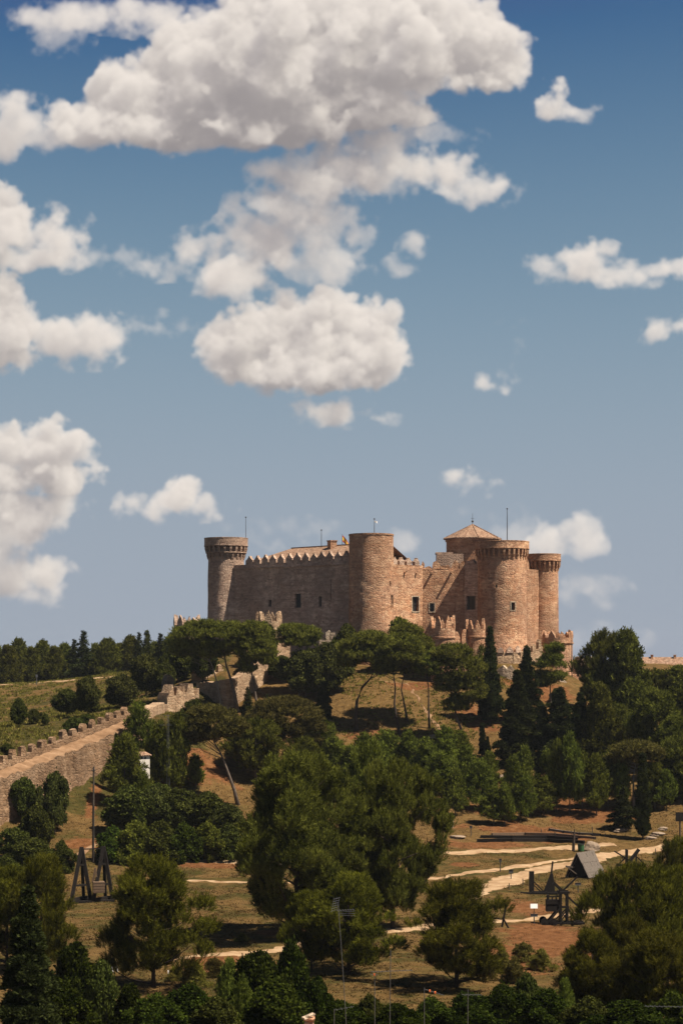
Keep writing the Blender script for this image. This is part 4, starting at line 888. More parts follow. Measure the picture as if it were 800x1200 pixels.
for i, (a, b, c, d, l) in enumerate([(566,1150,1112,34,'brown dry bush under the twiggy near pine at the lower centre right'),(588,1140,1112,30,'straw coloured bush right of the twiggy near pine'),(612,1128,1106,32,'low olive bush on the bank below the wheeled trebuchet'),(634,1138,1114,34,'brown bush on the bank at the left of the large near pine'),(602,1152,1126,36,'reddish brown bush just above the lower right shrubs'),
        (228,1158,1132,40,'dry brown bush to the right of the round near pine trunk'),(250,1146,1124,30,'straw coloured bush left of the tall dark shrub at the lower left'),(206,1150,1134,26,'small brown bush at the foot of the round near pine'),(545,1106,1094,20,'small dry bush on the near path edge behind the twiggy pine'),(284,1104,1094,18,'small dry bush on the near path left of the antenna pine')]):
    tree('dry%d' % (i % 2), 'dry_bush', 'bush', l, a, b, c, d, group='dry bushes on the near bank')

# dry grass: nobody could count it
def grass():
    rs = np.random.RandomState(4); N = 170000
    Y = 150+(375-150)*rs.random(N)**.8; px = rs.uniform(-25, 825, N); X = (px-400)/F*Y
    n = (np.sin(X*.31+1.7*np.sin(Y*.13))*np.sin(Y*.27+1.1*np.sin(X*.19))+.6*np.sin(X*.9+2*np.sin(Y*.5))*np.sin(Y*.8))
    keep = n > rs.uniform(-1.1, .9, N); X, Y = X[keep], Y[keep]
    so = np.zeros(len(X))
    for (cx, cy, rx, ry) in SOIL:
        P0 = hit(cx, cy); wx = rx/F*P0.y; wy = max(3.0, abs(hit(cx, cy-ry).y-P0.y)); so = np.maximum(so, np.exp(-((X-P0.x)/wx)**2-((Y-P0.y)/wy)**2))
    PT = []
    for o in COL.objects:
        if o.name.startswith(('dirt_path', 'dirt_track')):
            a = np.empty(len(o.data.vertices)*3); o.data.vertices.foreach_get('co', a); PT.append(a.reshape(-1, 3)[2::5, :2])
    PT = np.concatenate(PT); ok = np.ones(len(X), bool)
    for i in range(0, len(X), 4000): ok[i:i+4000] = (((np.stack([X[i:i+4000], Y[i:i+4000]], -1)[:, None]-PT[None])**2).sum(-1).min(1) > 1.9**2)
    ok &= rs.random(len(X)) > so*1.1
    X, Y = X[ok], Y[ok]; Z = hgt_np(X, Y); nb = 3; m = len(X)*nb
    P = np.repeat(np.stack([X, Y, Z-.05], -1), nb, 0)+np.concatenate([rs.uniform(-.25, .25, (m, 2)), np.zeros((m, 1))], 1)
    D = unit(np.stack([rs.normal(0, .45, m), rs.normal(0, .45, m), np.ones(m)], -1)); S = unit(np.cross(D, rs.standard_normal((m, 3))))
    l = rs.uniform(.06, .18, m)[:, None]; w = rs.uniform(.05, .11, m)[:, None]
    V = np.stack([P-S*w, P+S*w, P+D*l+S*w*.25, P+D*l-S*w*.25], 1).reshape(-1, 3)
    o = link(bpy.data.objects.new('dry_grass', fast_mesh('dry_grass', V, np.arange(m*4).reshape(-1, 4), M['drygrass'], np.clip(rs.normal(.4, .25, m), 0, 1))))
    tag(o, 'dry yellow grass tufts over the field and the castle slope', 'grass', kind='stuff')
grass()
def scrub():
    """knee high dry scrub on the hill field at the left and on the castle slope"""
    rs = np.random.RandomState(14); N = 26000
    Y = rs.uniform(288, 500, N); X = (rs.uniform(-25, 200, N)-400)/F*Y
    N2 = 7000; Y2 = rs.uniform(330, 388, N2); X2 = (rs.uniform(360, 600, N2)-400)/F*Y2
    X = np.concatenate([X, X2]); Y = np.concatenate([Y, Y2])
    n = np.sin(X*.22+1.9*np.sin(Y*.09))*np.sin(Y*.17+1.3*np.sin(X*.13))+.7*np.sin(X*.8+2*np.sin(Y*.4))*np.sin(Y*.6)
    side = X*1.0 < (-49.5+(Y-278)*.40)                        # outside the rampart only
    keep = (n > rs.uniform(-.6, 1.2, len(X))) & (side | (X > -12) | (Y > 335))
    X, Y = X[keep], Y[keep]; Z = hgt_np(X, Y); nb = 7; m = len(X)*nb
    P = np.repeat(np.stack([X, Y, Z-.05], -1), nb, 0)+np.concatenate([rs.uniform(-.35, .35, (m, 2)), np.zeros((m, 1))], 1)
    D = unit(np.stack([rs.normal(0, .5, m), rs.normal(0, .5, m), np.ones(m)], -1)); S = unit(np.cross(D, rs.standard_normal((m, 3))))
    l = rs.uniform(.15, .50, m)[:, None]; w = rs.uniform(.06, .14, m)[:, None]
    V = np.stack([P-S*w, P+S*w, P+D*l+S*w*.3, P+D*l-S*w*.3], 1).reshape(-1, 3)
    tint = np.repeat(np.clip(rs.normal(.45, .3, len(X)), 0, 1), nb)
    o = link(bpy.data.objects.new('scrub', fast_mesh('scrub', V, np.arange(m*4).reshape(-1, 4), M['scrub'], tint)))
    tag(o, 'low olive and straw coloured scrub on the hill field and castle slope', 'scrub', kind='stuff')
scrub()
tree('oak2', 'holm_oak', 'tree', 'dark oak growing against the tall ragged ruin', 226, 872, 822, 34, group='trees and shrubs inside the rampart')
# ---------------------------------------------------------------- siege engines on the field, each built at its own spot
def place(name, label, cat, px, py, group=None, rz=0.0):
    p = hit(px, py); r = empty(name, p, rz); tag(r, label, cat, group); return r, p.y/F
DW, BW, GW = M['dark_wood'], M['brown_wood'], M['grey_wood']
SG = 'siege engines on the field'
# tall trebuchet at the left: two A frames on sleepers, axle, counterweight box, sling arm
r, s = place('trebuchet', 'tall dark trebuchet with two A frames and a box between them', 'siege engine', 103, 1057, SG)
def aframe(x, y0, side):
    m = MB(); hgt_ = 6.5
    m.bar((x-1.15, y0-1.2, -.3), (x, y0, hgt_), .42); m.bar((x+1.15, y0+.2, -.3), (x, y0, hgt_), .42)
    m.bar((x+.05, y0+1.6, -.3), (x, y0, hgt_-.1), .36); m.bar((x-.75, y0-.75, 2.0), (x+.8, y0+.15, 2.0), .22); m.bar((x-.35, y0-.4, 4.4), (x+.38, y0, 4.4), .2)
    return m
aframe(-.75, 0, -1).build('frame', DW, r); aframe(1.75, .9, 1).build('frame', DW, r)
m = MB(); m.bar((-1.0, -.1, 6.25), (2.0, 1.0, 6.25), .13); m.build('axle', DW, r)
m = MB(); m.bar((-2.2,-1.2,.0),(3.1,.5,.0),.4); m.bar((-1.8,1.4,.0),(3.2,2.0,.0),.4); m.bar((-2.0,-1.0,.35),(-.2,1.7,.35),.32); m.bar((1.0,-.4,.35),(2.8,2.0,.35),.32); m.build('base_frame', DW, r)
m = MB(); m.box((1.3,-.1,1.75),(1.35,1.2,1.3),.2)
for k in range(4): m.box((1.3,-.1,1.3+.33*k),(1.42,1.26,.06),.2)
m.build('counterweight_box', BW, r)
m = MB(); m.bar((.85,.2,4.0),(1.15,.1,2.3),.16); m.bar((.55,.2,2.2),(.85,.2,4.0),.22); m.build('throwing_arm', BW, r)
# wheeled trebuchet in front right
r, s = place('trebuchet', 'wheeled timber trebuchet with crossed braces and a raised forked arm', 'siege engine', 656, 1085, SG)
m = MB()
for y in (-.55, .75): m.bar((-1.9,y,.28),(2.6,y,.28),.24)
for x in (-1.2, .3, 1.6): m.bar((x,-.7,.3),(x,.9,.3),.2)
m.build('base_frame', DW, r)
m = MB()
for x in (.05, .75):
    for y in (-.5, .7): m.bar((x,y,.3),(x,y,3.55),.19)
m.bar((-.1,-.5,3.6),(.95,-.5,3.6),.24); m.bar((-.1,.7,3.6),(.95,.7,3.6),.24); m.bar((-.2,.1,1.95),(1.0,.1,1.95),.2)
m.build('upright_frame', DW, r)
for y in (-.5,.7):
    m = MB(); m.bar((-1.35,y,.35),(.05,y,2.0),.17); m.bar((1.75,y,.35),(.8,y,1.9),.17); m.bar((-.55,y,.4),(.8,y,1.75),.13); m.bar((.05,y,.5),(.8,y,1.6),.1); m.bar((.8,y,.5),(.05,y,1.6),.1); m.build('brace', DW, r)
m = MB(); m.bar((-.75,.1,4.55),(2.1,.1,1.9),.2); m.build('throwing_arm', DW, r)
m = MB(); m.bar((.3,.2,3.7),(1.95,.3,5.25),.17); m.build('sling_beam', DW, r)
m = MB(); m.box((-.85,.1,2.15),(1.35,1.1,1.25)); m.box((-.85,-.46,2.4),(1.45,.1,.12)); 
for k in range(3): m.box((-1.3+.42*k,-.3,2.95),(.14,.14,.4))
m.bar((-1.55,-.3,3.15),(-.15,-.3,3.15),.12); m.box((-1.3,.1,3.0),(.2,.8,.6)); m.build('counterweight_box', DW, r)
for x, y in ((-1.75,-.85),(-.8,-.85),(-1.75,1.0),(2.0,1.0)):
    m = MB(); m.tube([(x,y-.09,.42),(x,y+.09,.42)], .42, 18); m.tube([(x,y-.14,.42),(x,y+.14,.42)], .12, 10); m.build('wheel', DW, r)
# mantlet and bolt thrower on one long sledge
r, s = place('catapult', 'dark catapult sledge with an upright board and a pointed shield', 'siege engine', 633, 1048, SG)
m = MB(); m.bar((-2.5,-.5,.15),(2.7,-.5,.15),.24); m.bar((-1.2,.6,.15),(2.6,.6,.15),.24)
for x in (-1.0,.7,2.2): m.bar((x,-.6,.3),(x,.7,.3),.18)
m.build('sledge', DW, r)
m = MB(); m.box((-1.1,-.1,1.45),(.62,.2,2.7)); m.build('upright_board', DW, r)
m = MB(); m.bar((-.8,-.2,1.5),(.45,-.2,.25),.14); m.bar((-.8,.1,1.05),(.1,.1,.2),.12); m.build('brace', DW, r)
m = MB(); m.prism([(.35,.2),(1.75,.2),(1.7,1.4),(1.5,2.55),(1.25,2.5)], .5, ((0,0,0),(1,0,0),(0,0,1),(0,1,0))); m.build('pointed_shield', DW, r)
m = MB(); m.bar((1.1,.1,.3),(1.52,.1,4.0),.2); m.build('post', DW, r)
m = MB(); m.bar((1.7,0,1.45),(2.9,0,.3),.15); m.build('brace', DW, r)
# plank shelter for a battering ram
r, s = place('plank_shelter', 'triangular plank shelter like a tent with weathered grey roof and dark open front', 'siege shelter', 676, 1029.5, SG)
fr = Vector((-.95,-.30,0)).normalized(); bk = Vector((.62,.78,0)).normalized(); wd = Vector((.985,-.17,0)).normalized()
A = [wd*-1.55, wd*1.55, Vector((0,0,3.2))]; L_ = 4.1
for nm, q0, q1, mat in (('roof_slope', A[1], A[2], 'grey_wood'), ('roof_slope', A[0], A[2], 'grey_wood')):
    out = wd*(1 if q0 is A[1] else -1); nn = (out*3.05+Vector((0,0,1.45))).normalized()
    for k in range(5):
        a, b = q0.lerp(q1, k/5), q0.lerp(q1, (k+1)/5+.02); mm = MB(); e = bk*(-.12+rnd.uniform(-.06,.06)); f = bk*(L_+rnd.uniform(-.08,.08)); o_ = nn*(.05+.03*(k % 2))
        mm.add([a+e, a+f, b+f, b+e, a+e+o_, a+f+o_, b+f+o_, b+e+o_], [(0,1,2,3),(4,5,6,7),(0,1,5,4),(1,2,6,5),(2,3,7,6),(3,0,4,7)])
        mm.build('roof_plank', GW, r)
m = MB()
for t in (0.15, 2.0, 3.5):
    for q in (A[0], A[1]): m.bar(q*.96+bk*t, A[2]*.97+bk*t, .16)
m.bar(A[0]*.9+bk*.1, A[0]*.9+bk*3.5, .16); m.bar(A[1]*.9+bk*.1, A[1]*.9+bk*3.5, .16); m.build('rafter_frame', DW, r)
m = MB(); m.prism([(-1.38,0.02),(1.38,.02),(0,2.88)], .06, (bk*.35, wd, Vector((0,0,1)), bk)); m.build('opening_shade_board', DW, r)  # dark board added just inside the opening, stands in for the shade within
m = MB(); m.bar((-1.4,-.6,1.5),(-.1,.1,.5),.13); m.bar((-1.5,-.4,1.55),(.4,.9,1.2),.2); m.build('battering_ram', M['pole_wood'], r)
# reclining catapult behind the shelter
r, s = place('catapult', 'dark catapult with a tilted board and a long pole beside the far path', 'siege engine', 739, 1016, SG)
m = MB(); m.bar((-2.0,-.4,.12),(2.0,-.4,.12),.24); m.bar((-1.9,.9,.12),(2.0,.9,.12),.24); m.bar((-1.4,-.5,.2),(-1.4,1,.2),.18); m.bar((1.3,-.5,.2),(1.3,1,.2),.18); m.build('base_frame', DW, r)
m = MB(); m.bar((-.55,-.3,.2),(-.55,-.3,2.3),.22); m.bar((-.55,.8,.2),(-.55,.8,2.3),.22); m.bar((.75,.2,.2),(.75,.2,1.9),.2); m.build('post', DW, r)
m = MB(); m.bar((-.7,-.3,1.3),(-1.9,-.4,.2),.16); m.bar((.8,-.3,1.3),(1.9,-.4,.2),.16); m.build('brace', DW, r)
m = MB(); m.box((.45,.2,1.45),(.28,1.2,2.2),0,('Y',R(38))); m.build('tilted_board', DW, r)
m = MB(); m.bar((-2.3,-.2,2.1),(.2,-.5,.6),.18); m.bar((.2,-.5,.6),(2.2,-1.6,-.2),.18); m.build('throwing_arm', DW, r)
# part of a frame behind the near pine
r, s = place('timber_frame', 'open timber frame half hidden behind a near pine', 'siege engine', 585, 1087, SG)
m = MB(); m.bar((-1.2,0,2.35),(.75,.1,2.25),.24); m.build('beam', DW, r)
m = MB(); m.bar((.7,.1,2.2),(.25,.1,-.1),.2); m.bar((-1.0,.1,2.3),(-1.0,.1,-.1),.2); m.build('post', DW, r)
m = MB(); m.bar((.35,.1,1.0),(.95,-.2,-.1),.15); m.bar((-.9,.1,.9),(.3,.1,.8),.12); m.build('brace', DW, r)

# ---------------------------------------------------------------- small things on the field
def sign(label, px, py, h, w, bh, mat='dark_metal', top=None, group='information boards on the field', tilt=.35, cat='sign'):
    r, s = place('information_board', label, cat, px, py, group)
    m = MB(); m.tube([(0,0,-.3),(0,0,h)], .06, 8); m.build('post', M['dark_metal'], r)
    m = MB(); m.box((0,-.05,h+.05),(w,.07,bh),0,('X',-tilt)); m.box((0,-.08,h+.05+bh*.5),(w+.06,.1,.06)); m.build('board', M[mat], r)
    if top:
        m = MB(); m.tube([(0,.03,h-.1),(0,.03,h+top[0])], .04, 6); m.build('post', M['dark_metal'], r)
        m = MB(); m.box((0,0,h+top[0]),(top[1],.06,top[2]),0,('X',-.25)); m.build('panel', M['sign_white'], r)
sign('information stand with a bright white panel above a dark board', 625.5, 1083, .85, .75, .28, top=(1.05,.78,.5))
sign('dark lectern board on a post right of the wheeled trebuchet', 677, 1047, 1.0, .72, .3)
sign('dark square board on a short post beside the path fork', 598.5, 1031, .95, .55, .45, tilt=.1)
sign('narrow dark board on a tall post on the green strip', 586, 1022, 1.45, .32, .45, tilt=.05)
sign('thin post with a small plate in front of the young pines', 551.5, 981, 1.3, .38, .35, tilt=.05)
r, s = place('notice_board', 'large dark notice board on a tall post at the right edge', 'sign', 796.5, 990)
m = MB(); m.tube([(0,0,-.3),(0,0,4.1)], .13, 8); m.build('post', M['pole_wood'], r)
m = MB(); m.box((.1,-.1,4.0),(1.5,.1,1.3)); m.build('board', M['dark_wood'], r)
for px, py, l in [(596,1044,'stake at the lower path edge left of the catapult sledge'),(612.5,1038,'second stake along the path edge, behind the upright board'),(631,1033,'third stake along the path edge, near the pointed shield'),(699,1018,'stake between the shelter and the reclining catapult'),(768,1002,'stake on the far path right of the reclining catapult'),
                  (650,981,'thin stake behind the log terrace'),(634,979,'thin stake at the middle of the log terrace'),(694,976,'thin stake right of the dead trunk by the logs')]:
    r, s = place('stake', l, 'stake', px, py, 'stakes along the field paths')
    m = MB(); m.tube([(0,0,-.2),(rnd.uniform(-.05,.05),0,rnd.uniform(.75,.95))], .055, 7); m.build('post', M['pole_wood'], r)
    m = MB(); m.tube([(0,0,.55),(0,0,.62)], .08, 7); m.build('ring', M['dark_metal'], r)
r, s = place('litter_bin', 'dark green litter bin by the dead tree trunk', 'bin', 680.5, 998)
m = MB(); m.lathe([(0,.02),(.42,.02),(.46,.5),(.48,1.0),(.43,1.02),(.40,.6),(0,.6)], 20); m.build('body', M['green_paint'], r); m = MB(); m.lathe([(.47,.98),(.53,.98),(.53,1.06),(.44,1.06)], 20); m.build('rim', M['dark_metal'], r)
r, s = place('dead_trunk', 'bare dead tree trunk standing at the end of the log terrace', 'tree stump', 671.5, 998)
m = MB(); m.tube([(0,0,-.3),(.05,0,1.2),(.12,.05,2.3),(.2,.1,3.1)], [.24,.2,.15,.06], 8); m.build('trunk', M['bark_dark'], r); m = MB(); m.tube([(.08,0,1.7),(-.25,.1,2.5),(-.3,.1,3.0)], [.09,.06,.02], 6); m.tube([(.12,0,2.2),(.5,0,2.8)], [.07,.02], 6); m.build('branch', M['bark_dark'], r)
r, s = place('dead_trunk', 'pale bare stump on the bank below the young plantation', 'tree stump', 530, 970)
m = MB(); m.tube([(0,0,-.2),(.03,0,.8),(-.05,0,1.75)], [.16,.13,.05], 8); m.build('trunk', M['dead_wood'], r); m = MB(); m.tube([(0,0,1.1),(.3,0,1.8)], [.06,.02], 6); m.build('branch', M['dead_wood'], r)
def blob(name, label, cat, px, py, w, h, mat='rock', seed=0, d=None):
    r, s = place(name, label, cat, px, py); rs = random.Random(seed+9); bm = bmesh.new(); bmesh.ops.create_icosphere(bm, subdivisions=3, radius=1)
    ph = [rs.uniform(0,6) for _ in range(6)]
    for v in bm.verts:
        c = v.co; k = 1+.16*math.sin(3*c.x+ph[0])*math.sin(2.5*c.y+ph[1])+.12*math.sin(5*c.z+ph[2]+2*c.x)+.07*math.sin(9*c.x+ph[3])*math.sin(8*c.y+ph[4])
        v.co = Vector((c.x*k*w/2, c.y*k*(d or w*.8)/2, max(-.15, c.z*k*h*.62+h*.15)))
    me = bpy.data.meshes.new(name); bm.to_mesh(me); bm.free(); me.materials.append(M[mat]); link(bpy.data.objects.new('rock', me), r)
blob('boulder', 'pale boulder on the mound right of the green litter bin', 'boulder', 693, 998, 2.4, 1.7, seed=1)
blob('boulder', 'flat pale rock left of the log terrace', 'boulder', 535, 982, 2.3, .5, seed=2)
for i, (px, py, w, h, l) in enumerate([(549,891,1.6,.9,'pale stone on the slope above the young pines'),(543,905,1.3,.8,'small pale stone lower on the slope above the young pines'),(588,913,1.9,.8,'pale stone among the young pines near a small cypress'),(625,931,1.4,.8,'reddish stone beside the small pencil cypress'),
                                       (727,975,2.2,.5,'grey slab left of the columnar cypress foot'),(770,979,2.2,.6,'pale slab right of the columnar cypress foot'),(776,973,1.5,.5,'smaller pale slab behind the slab by the cypress'),(762,984,1.6,.5,'dark low slab nearest to the columnar cypress'),
                                       (727,868,3.0,1.6,'pale outcrop showing between the dark cypresses and the right hand pines'),(510,866,2.5,.7,'pale stone step at the lower end of the slope track'),(88,1156,.9,.5,'small white stone in the shrubs at the bottom left')]):
    blob('boulder', l, 'boulder', px, py, w, h, seed=20+i)
def logs(label, pts, w, h, mat='brown_wood'):
    P = [hit(*p) for p in pts]; r = empty('timber_beam', P[0]); tag(r, label, 'beam', 'timber beams of the terrace')
    m = MB()
    for i in range(len(P)-1): m.bar(P[i]-P[0]+Vector((0,0,h*.35)), P[i+1]-P[0]+Vector((0,0,h*.35)), w, h)
    m.build('beam', M[mat], r)
    m = MB()
    for i in range(len(P)): m.box(tuple(P[i]-P[0]+Vector((0,-w*.7,h*.2))), (.16,.16,h*1.4))
    m.build('peg', M['dark_wood'], r)
logs('front dark timber beam of the red earth terrace', [(559,987),(600,986.5),(640,987),(684,989)], .45, .50, 'dark_wood')
logs('middle timber beam of the red earth terrace', [(563,983),(600,982.5),(640,983),(676,985)], .45, .45, 'dark_wood')
logs('rear timber beam of the red earth terrace', [(576,979.5),(615,979.5),(650,980.5),(697,983.5)], .4, .38, 'brown_wood')
logs('pale fallen log behind the red earth terrace', [(643,974),(660,977),(678,979),(703,980)], .34, .36, 'grey_wood')

# utility pole, wire mast and white hut on the left
r, s = place('utility_pole', 'tall dark wooden utility pole in front of the rampart', 'pole', 109, 1011)
H_ = (1011-899)*s; m = MB(); m.tube([(0,0,-.8),(.03,0,H_*.5),(.1,0,H_)], [.17,.145,.11], 10); m.build('pole', M['pole_wood'], r)
m = MB(); m.bar((-.22,-.1,H_-.5),(.35,-.1,H_-.5),.1); m.tube([(.1,-.1,H_-.45),(.1,-.1,H_-.2)], .06, 8); m.build('insulator', M['dark_metal'], r)
m = MB(); m.tube([(.14,-.2,.3),(.18,-.16,H_*.6)], .03, 6); m.build('conduit', M['metal'], r)
r, s = place('wire_mast', 'slender lattice mast with a short crossbar among pines left of centre', 'mast', 197, 940)
H_ = (940-838)*s; m = MB()
for x, y in ((-.22,-.22),(.22,-.22),(.22,.22),(-.22,.22)): m.bar((x,y,-.3),(x*.5,y*.5,H_),.028)
n = 22
for k in range(n):
    z0, z1 = H_*k/n, H_*(k+1)/n; e = .22*(1-.5*k/n)
    for q in range(4): a, b = [(-e,-e),(e,-e),(e,e),(-e,e)][q], [(-e,-e),(e,-e),(e,e),(-e,e)][(q+1) % 4]; m.bar((*a, z0), (*b, z1), .016)
m.build('lattice', M['metal'], r); m = MB(); m.bar((-1.2,0,H_-1.6),(.6,0,H_-1.6),.05); m.bar((-.8,0,H_-.1),(.5,0,H_-.1),.04); m.build('crossbar', M['metal'], r)
r, s = place('white_hut', 'narrow white hut with a little tiled roof among pines', 'hut', 167, 938)
top = (938-884)*s; r.rotation_euler.z = R(24)
m = MB(); m.box((0,0,top/2-.4),(1.75,1.75,top+.2)); m.build('wall', M['plaster'], r)
m = MB(); e = 1.12; m.add([(-e,-e,top-.3),(e,-e,top-.3),(e,e,top-.3),(-e,e,top-.3),(-e,-e,top-.18),(e,-e,top-.18),(e,e,top-.18),(-e,e,top-.18),(-.5,0,top+.28),(.5,0,top+.28)], [(0,1,2,3),(0,1,5,4),(1,2,6,5),(2,3,7,6),(3,0,4,7),(4,5,9,8),(5,6,9),(6,7,8,9),(7,4,8)]); m.build('roof', M['tiles'], r)
m = MB(); m.box((.15,-.88,top-.62),(.3,.06,.32)); m.box((-.4,-.88,top-.62),(.3,.06,.32)); m.box((.885,.1,top-.62),(.06,.3,.32)); m.build('vent', M['glass'], r)
# long tiled building on the far right
p = on(800, 470); r = empty('tiled_building', p); tag(r, 'long low building with a reddish tiled roof beyond the right hand wood', 'building')
zt = CZ-(770-780)/F*470-p.z; ze = CZ-(787-780)/F*470-p.z
m = MB(); m.box((6,5,ze/2-1),(29,9.6,ze+2)); m.build('wall', M['plaster'], r)
m = MB(); m.add([(-9.2,-.6,ze-.2),(21.2,-.6,ze-.2),(21.2,5,zt),(-9.2,5,zt),(-9.2,10.6,ze-.2),(21.2,10.6,ze-.2)], [(0,1,2,3),(3,2,5,4),(0,3,4),(1,2,5),(0,1,5,4)]); m.build('roof', M['tiles'], r)
for x in (-6.8,-1.2,3.6): m = MB(); m.box((x,4.6,zt+.05),(.55,.55,.9)); m.box((x,4.6,zt+.5),(.75,.75,.12)); m.build('chimney', M['stone'], r)
m = MB()
for x in (-5,0,5,10,15): m.box((x,.16,ze*.5),(1.1,.1,1.3))
m.build('window', M['glass'], r)
r, s = place('field_marker', 'small grey marker post at the skyline edge of the field', 'post', 43, 803)
m = MB(); m.tube([(0,0,-.2),(0,0,2.4)], .09, 8); m.build('post', M['metal'], r); m = MB(); m.box((0,-.08,2.2),(.5,.05,.7)); m.build('plate', M['metal'], r)

# houses of the town just under the picture's lower edge: they carry the aerials
def house(label, x, Y, zr, w, d, rz=0.0):
    g = hgt(x, Y); r = empty('town_house', (x, Y, g), rz); tag(r, label, 'house', 'town houses under the viewpoint'); h = zr-g
    m = MB(); m.box((0,0,(h-2)/2-.5),(w,d,h-1)); m.build('wall', M['plaster'], r)
    m = MB(); e = .35; m.add([(-w/2-e,-d/2-e,h-2.05),(w/2+e,-d/2-e,h-2.05),(w/2+e,0,h),(-w/2-e,0,h),(-w/2-e,d/2+e,h-2.05),(w/2+e,d/2+e,h-2.05)], [(0,1,2,3),(3,2,5,4),(0,3,4),(1,2,5),(0,1,5,4)]); m.build('roof', M['tiles'], r)
    return r, h
hA, hh = house('tiled town house below the pines, mostly under the lower edge', 1.2, 72, 14.45, 11, 9)
m = MB(); m.box((-2.4,-.1,hh-.05),(.34,.4,.9)); m.box((-2.4,-.1,hh+.42),(.42,.5,.07)); m.build('chimney', M['stone'], hA)
m = MB(); m.bar((-2.62,-.3,hh+.46),(-2.22,-.1,hh+.60),.24,.07); m.build('chimney_cap', M['stone_pale'], hA)
hB, hh2 = house('tiled town house at the lower right, almost hidden under the edge', 14.6, 72, 14.3, 8, 8)
def aerial(label, px, top, Y, roofz, lean=0.0, boom=None, elems=9, zb=0.0, mat='metal', dipole=None, r_=.013, boomdir=(1,.25,0)):
    t = at(px, top, Y); root = empty('aerial', (t.x-lean, Y, roofz)); tag(root, label, 'aerial', 'television aerials on the town roofs'); h = t.z-roofz
    m = MB(); m.tube([(0,0,-.3),(lean*.5,0,h*.5),(lean,0,h)], r_, 8); m.build('mast', M['metal'], root)
    if boom:
        b0, b1 = boom; d = Vector(boomdir).normalized(); o = Vector((lean,0,h-zb))
        m = MB(); m.bar(o+d*b0, o+d*b1, .014); m.build('boom', M['metal'], root)
        m = MB(); sd = Vector((-d.y, d.x, 0))
        for k in range(elems):
            q = o+d*(b0+(b1-b0)*(k+.5)/elems); l = .26-.08*k/elems; m.bar(q-sd*l+Vector((0,0,.0)), q+sd*l, .008)
        m.build('element', M['metal'], root)
        if dipole:
            m = MB()
            for k in dipole: q = o+d*(b0+(b1-b0)*k); m.box(tuple(q), (.06,.10,.07))
            m.build('dipole_box', M['orange_plastic'], root)
    return root, h
ra, h = aerial('tallest aerial with a tilted grid reflector and a fan of rods', 396, 1058, 72, 14.2, -.35, (-.05,.62), 7, .30, boomdir=(1,.1,.05))
m = MB()
for k in range(6): m.bar((-.62+.02*k,-.1,h-.32+.09*k),(-.42+.03*k,.25,h-.30+.09*k),.012)
for k in range(3): m.bar((-.60+.1*k,-.05+.12*k,h-.36),(-.50+.1*k,0+.12*k,h+.18),.012)
m.build('reflector', M['metal'], ra)
m = MB(); 
for k in range(3): m.bar((-.35,0,h-.36-.05*k),(.28,.15,h-.34-.09*k),.012)
m.build('element', M['metal'], ra)
aerial('aerial carrying a long horizontal boom on a mast with a pale upper sleeve', 457.5, 1114, 72, 14.2, .03, (-.75,.85), 12, .78, dipole=None)
aerial('slim mast with a small pinkish dipole at its top, left of the boom aerial', 439, 1141, 72, 14.2, 0, (-.15,.12), 3, .05, dipole=(.5,))
aerial('short aerial with two orange dipole boxes', 497, 1158, 72, 14.2, 0, (0,.8), 8, .05, dipole=(.28,.55), boomdir=(1,.2,-.35))
aerial('plain aerial with a small crossbar to the right of the orange one', 548, 1160, 72, 13.6, 0, (-.25,.55), 5, .2, boomdir=(1,.3,-.05))
aerial('low bent aerial next to the chimney', 391.5, 1183, 72, 14.3, 0, (0,.75), 4, .04, boomdir=(1,.1,.16))
aerial('horizontal aerial boom at the lower right edge', 801, 1178, 72, 13.6, 0, (-1.5,.25), 10, .08, boomdir=(1,.12,-.04))
for px, py, l in [(88,1157,'left of three pairs of white stakes among the near shrubs'),(135,1141,'middle pair of white stakes among the near shrubs'),(201,1145,'pair of white stakes under the round near pine')]:
    p = hit(px, py); r = empty('white_stakes', p); tag(r, l, 'stakes', 'white stakes among the near shrubs')
    for dx in (-.2,.25): m = MB(); m.bar((dx,0,-.1),(dx-.12,0,.55),.09); m.build('stake', M['white_cloth'], r)
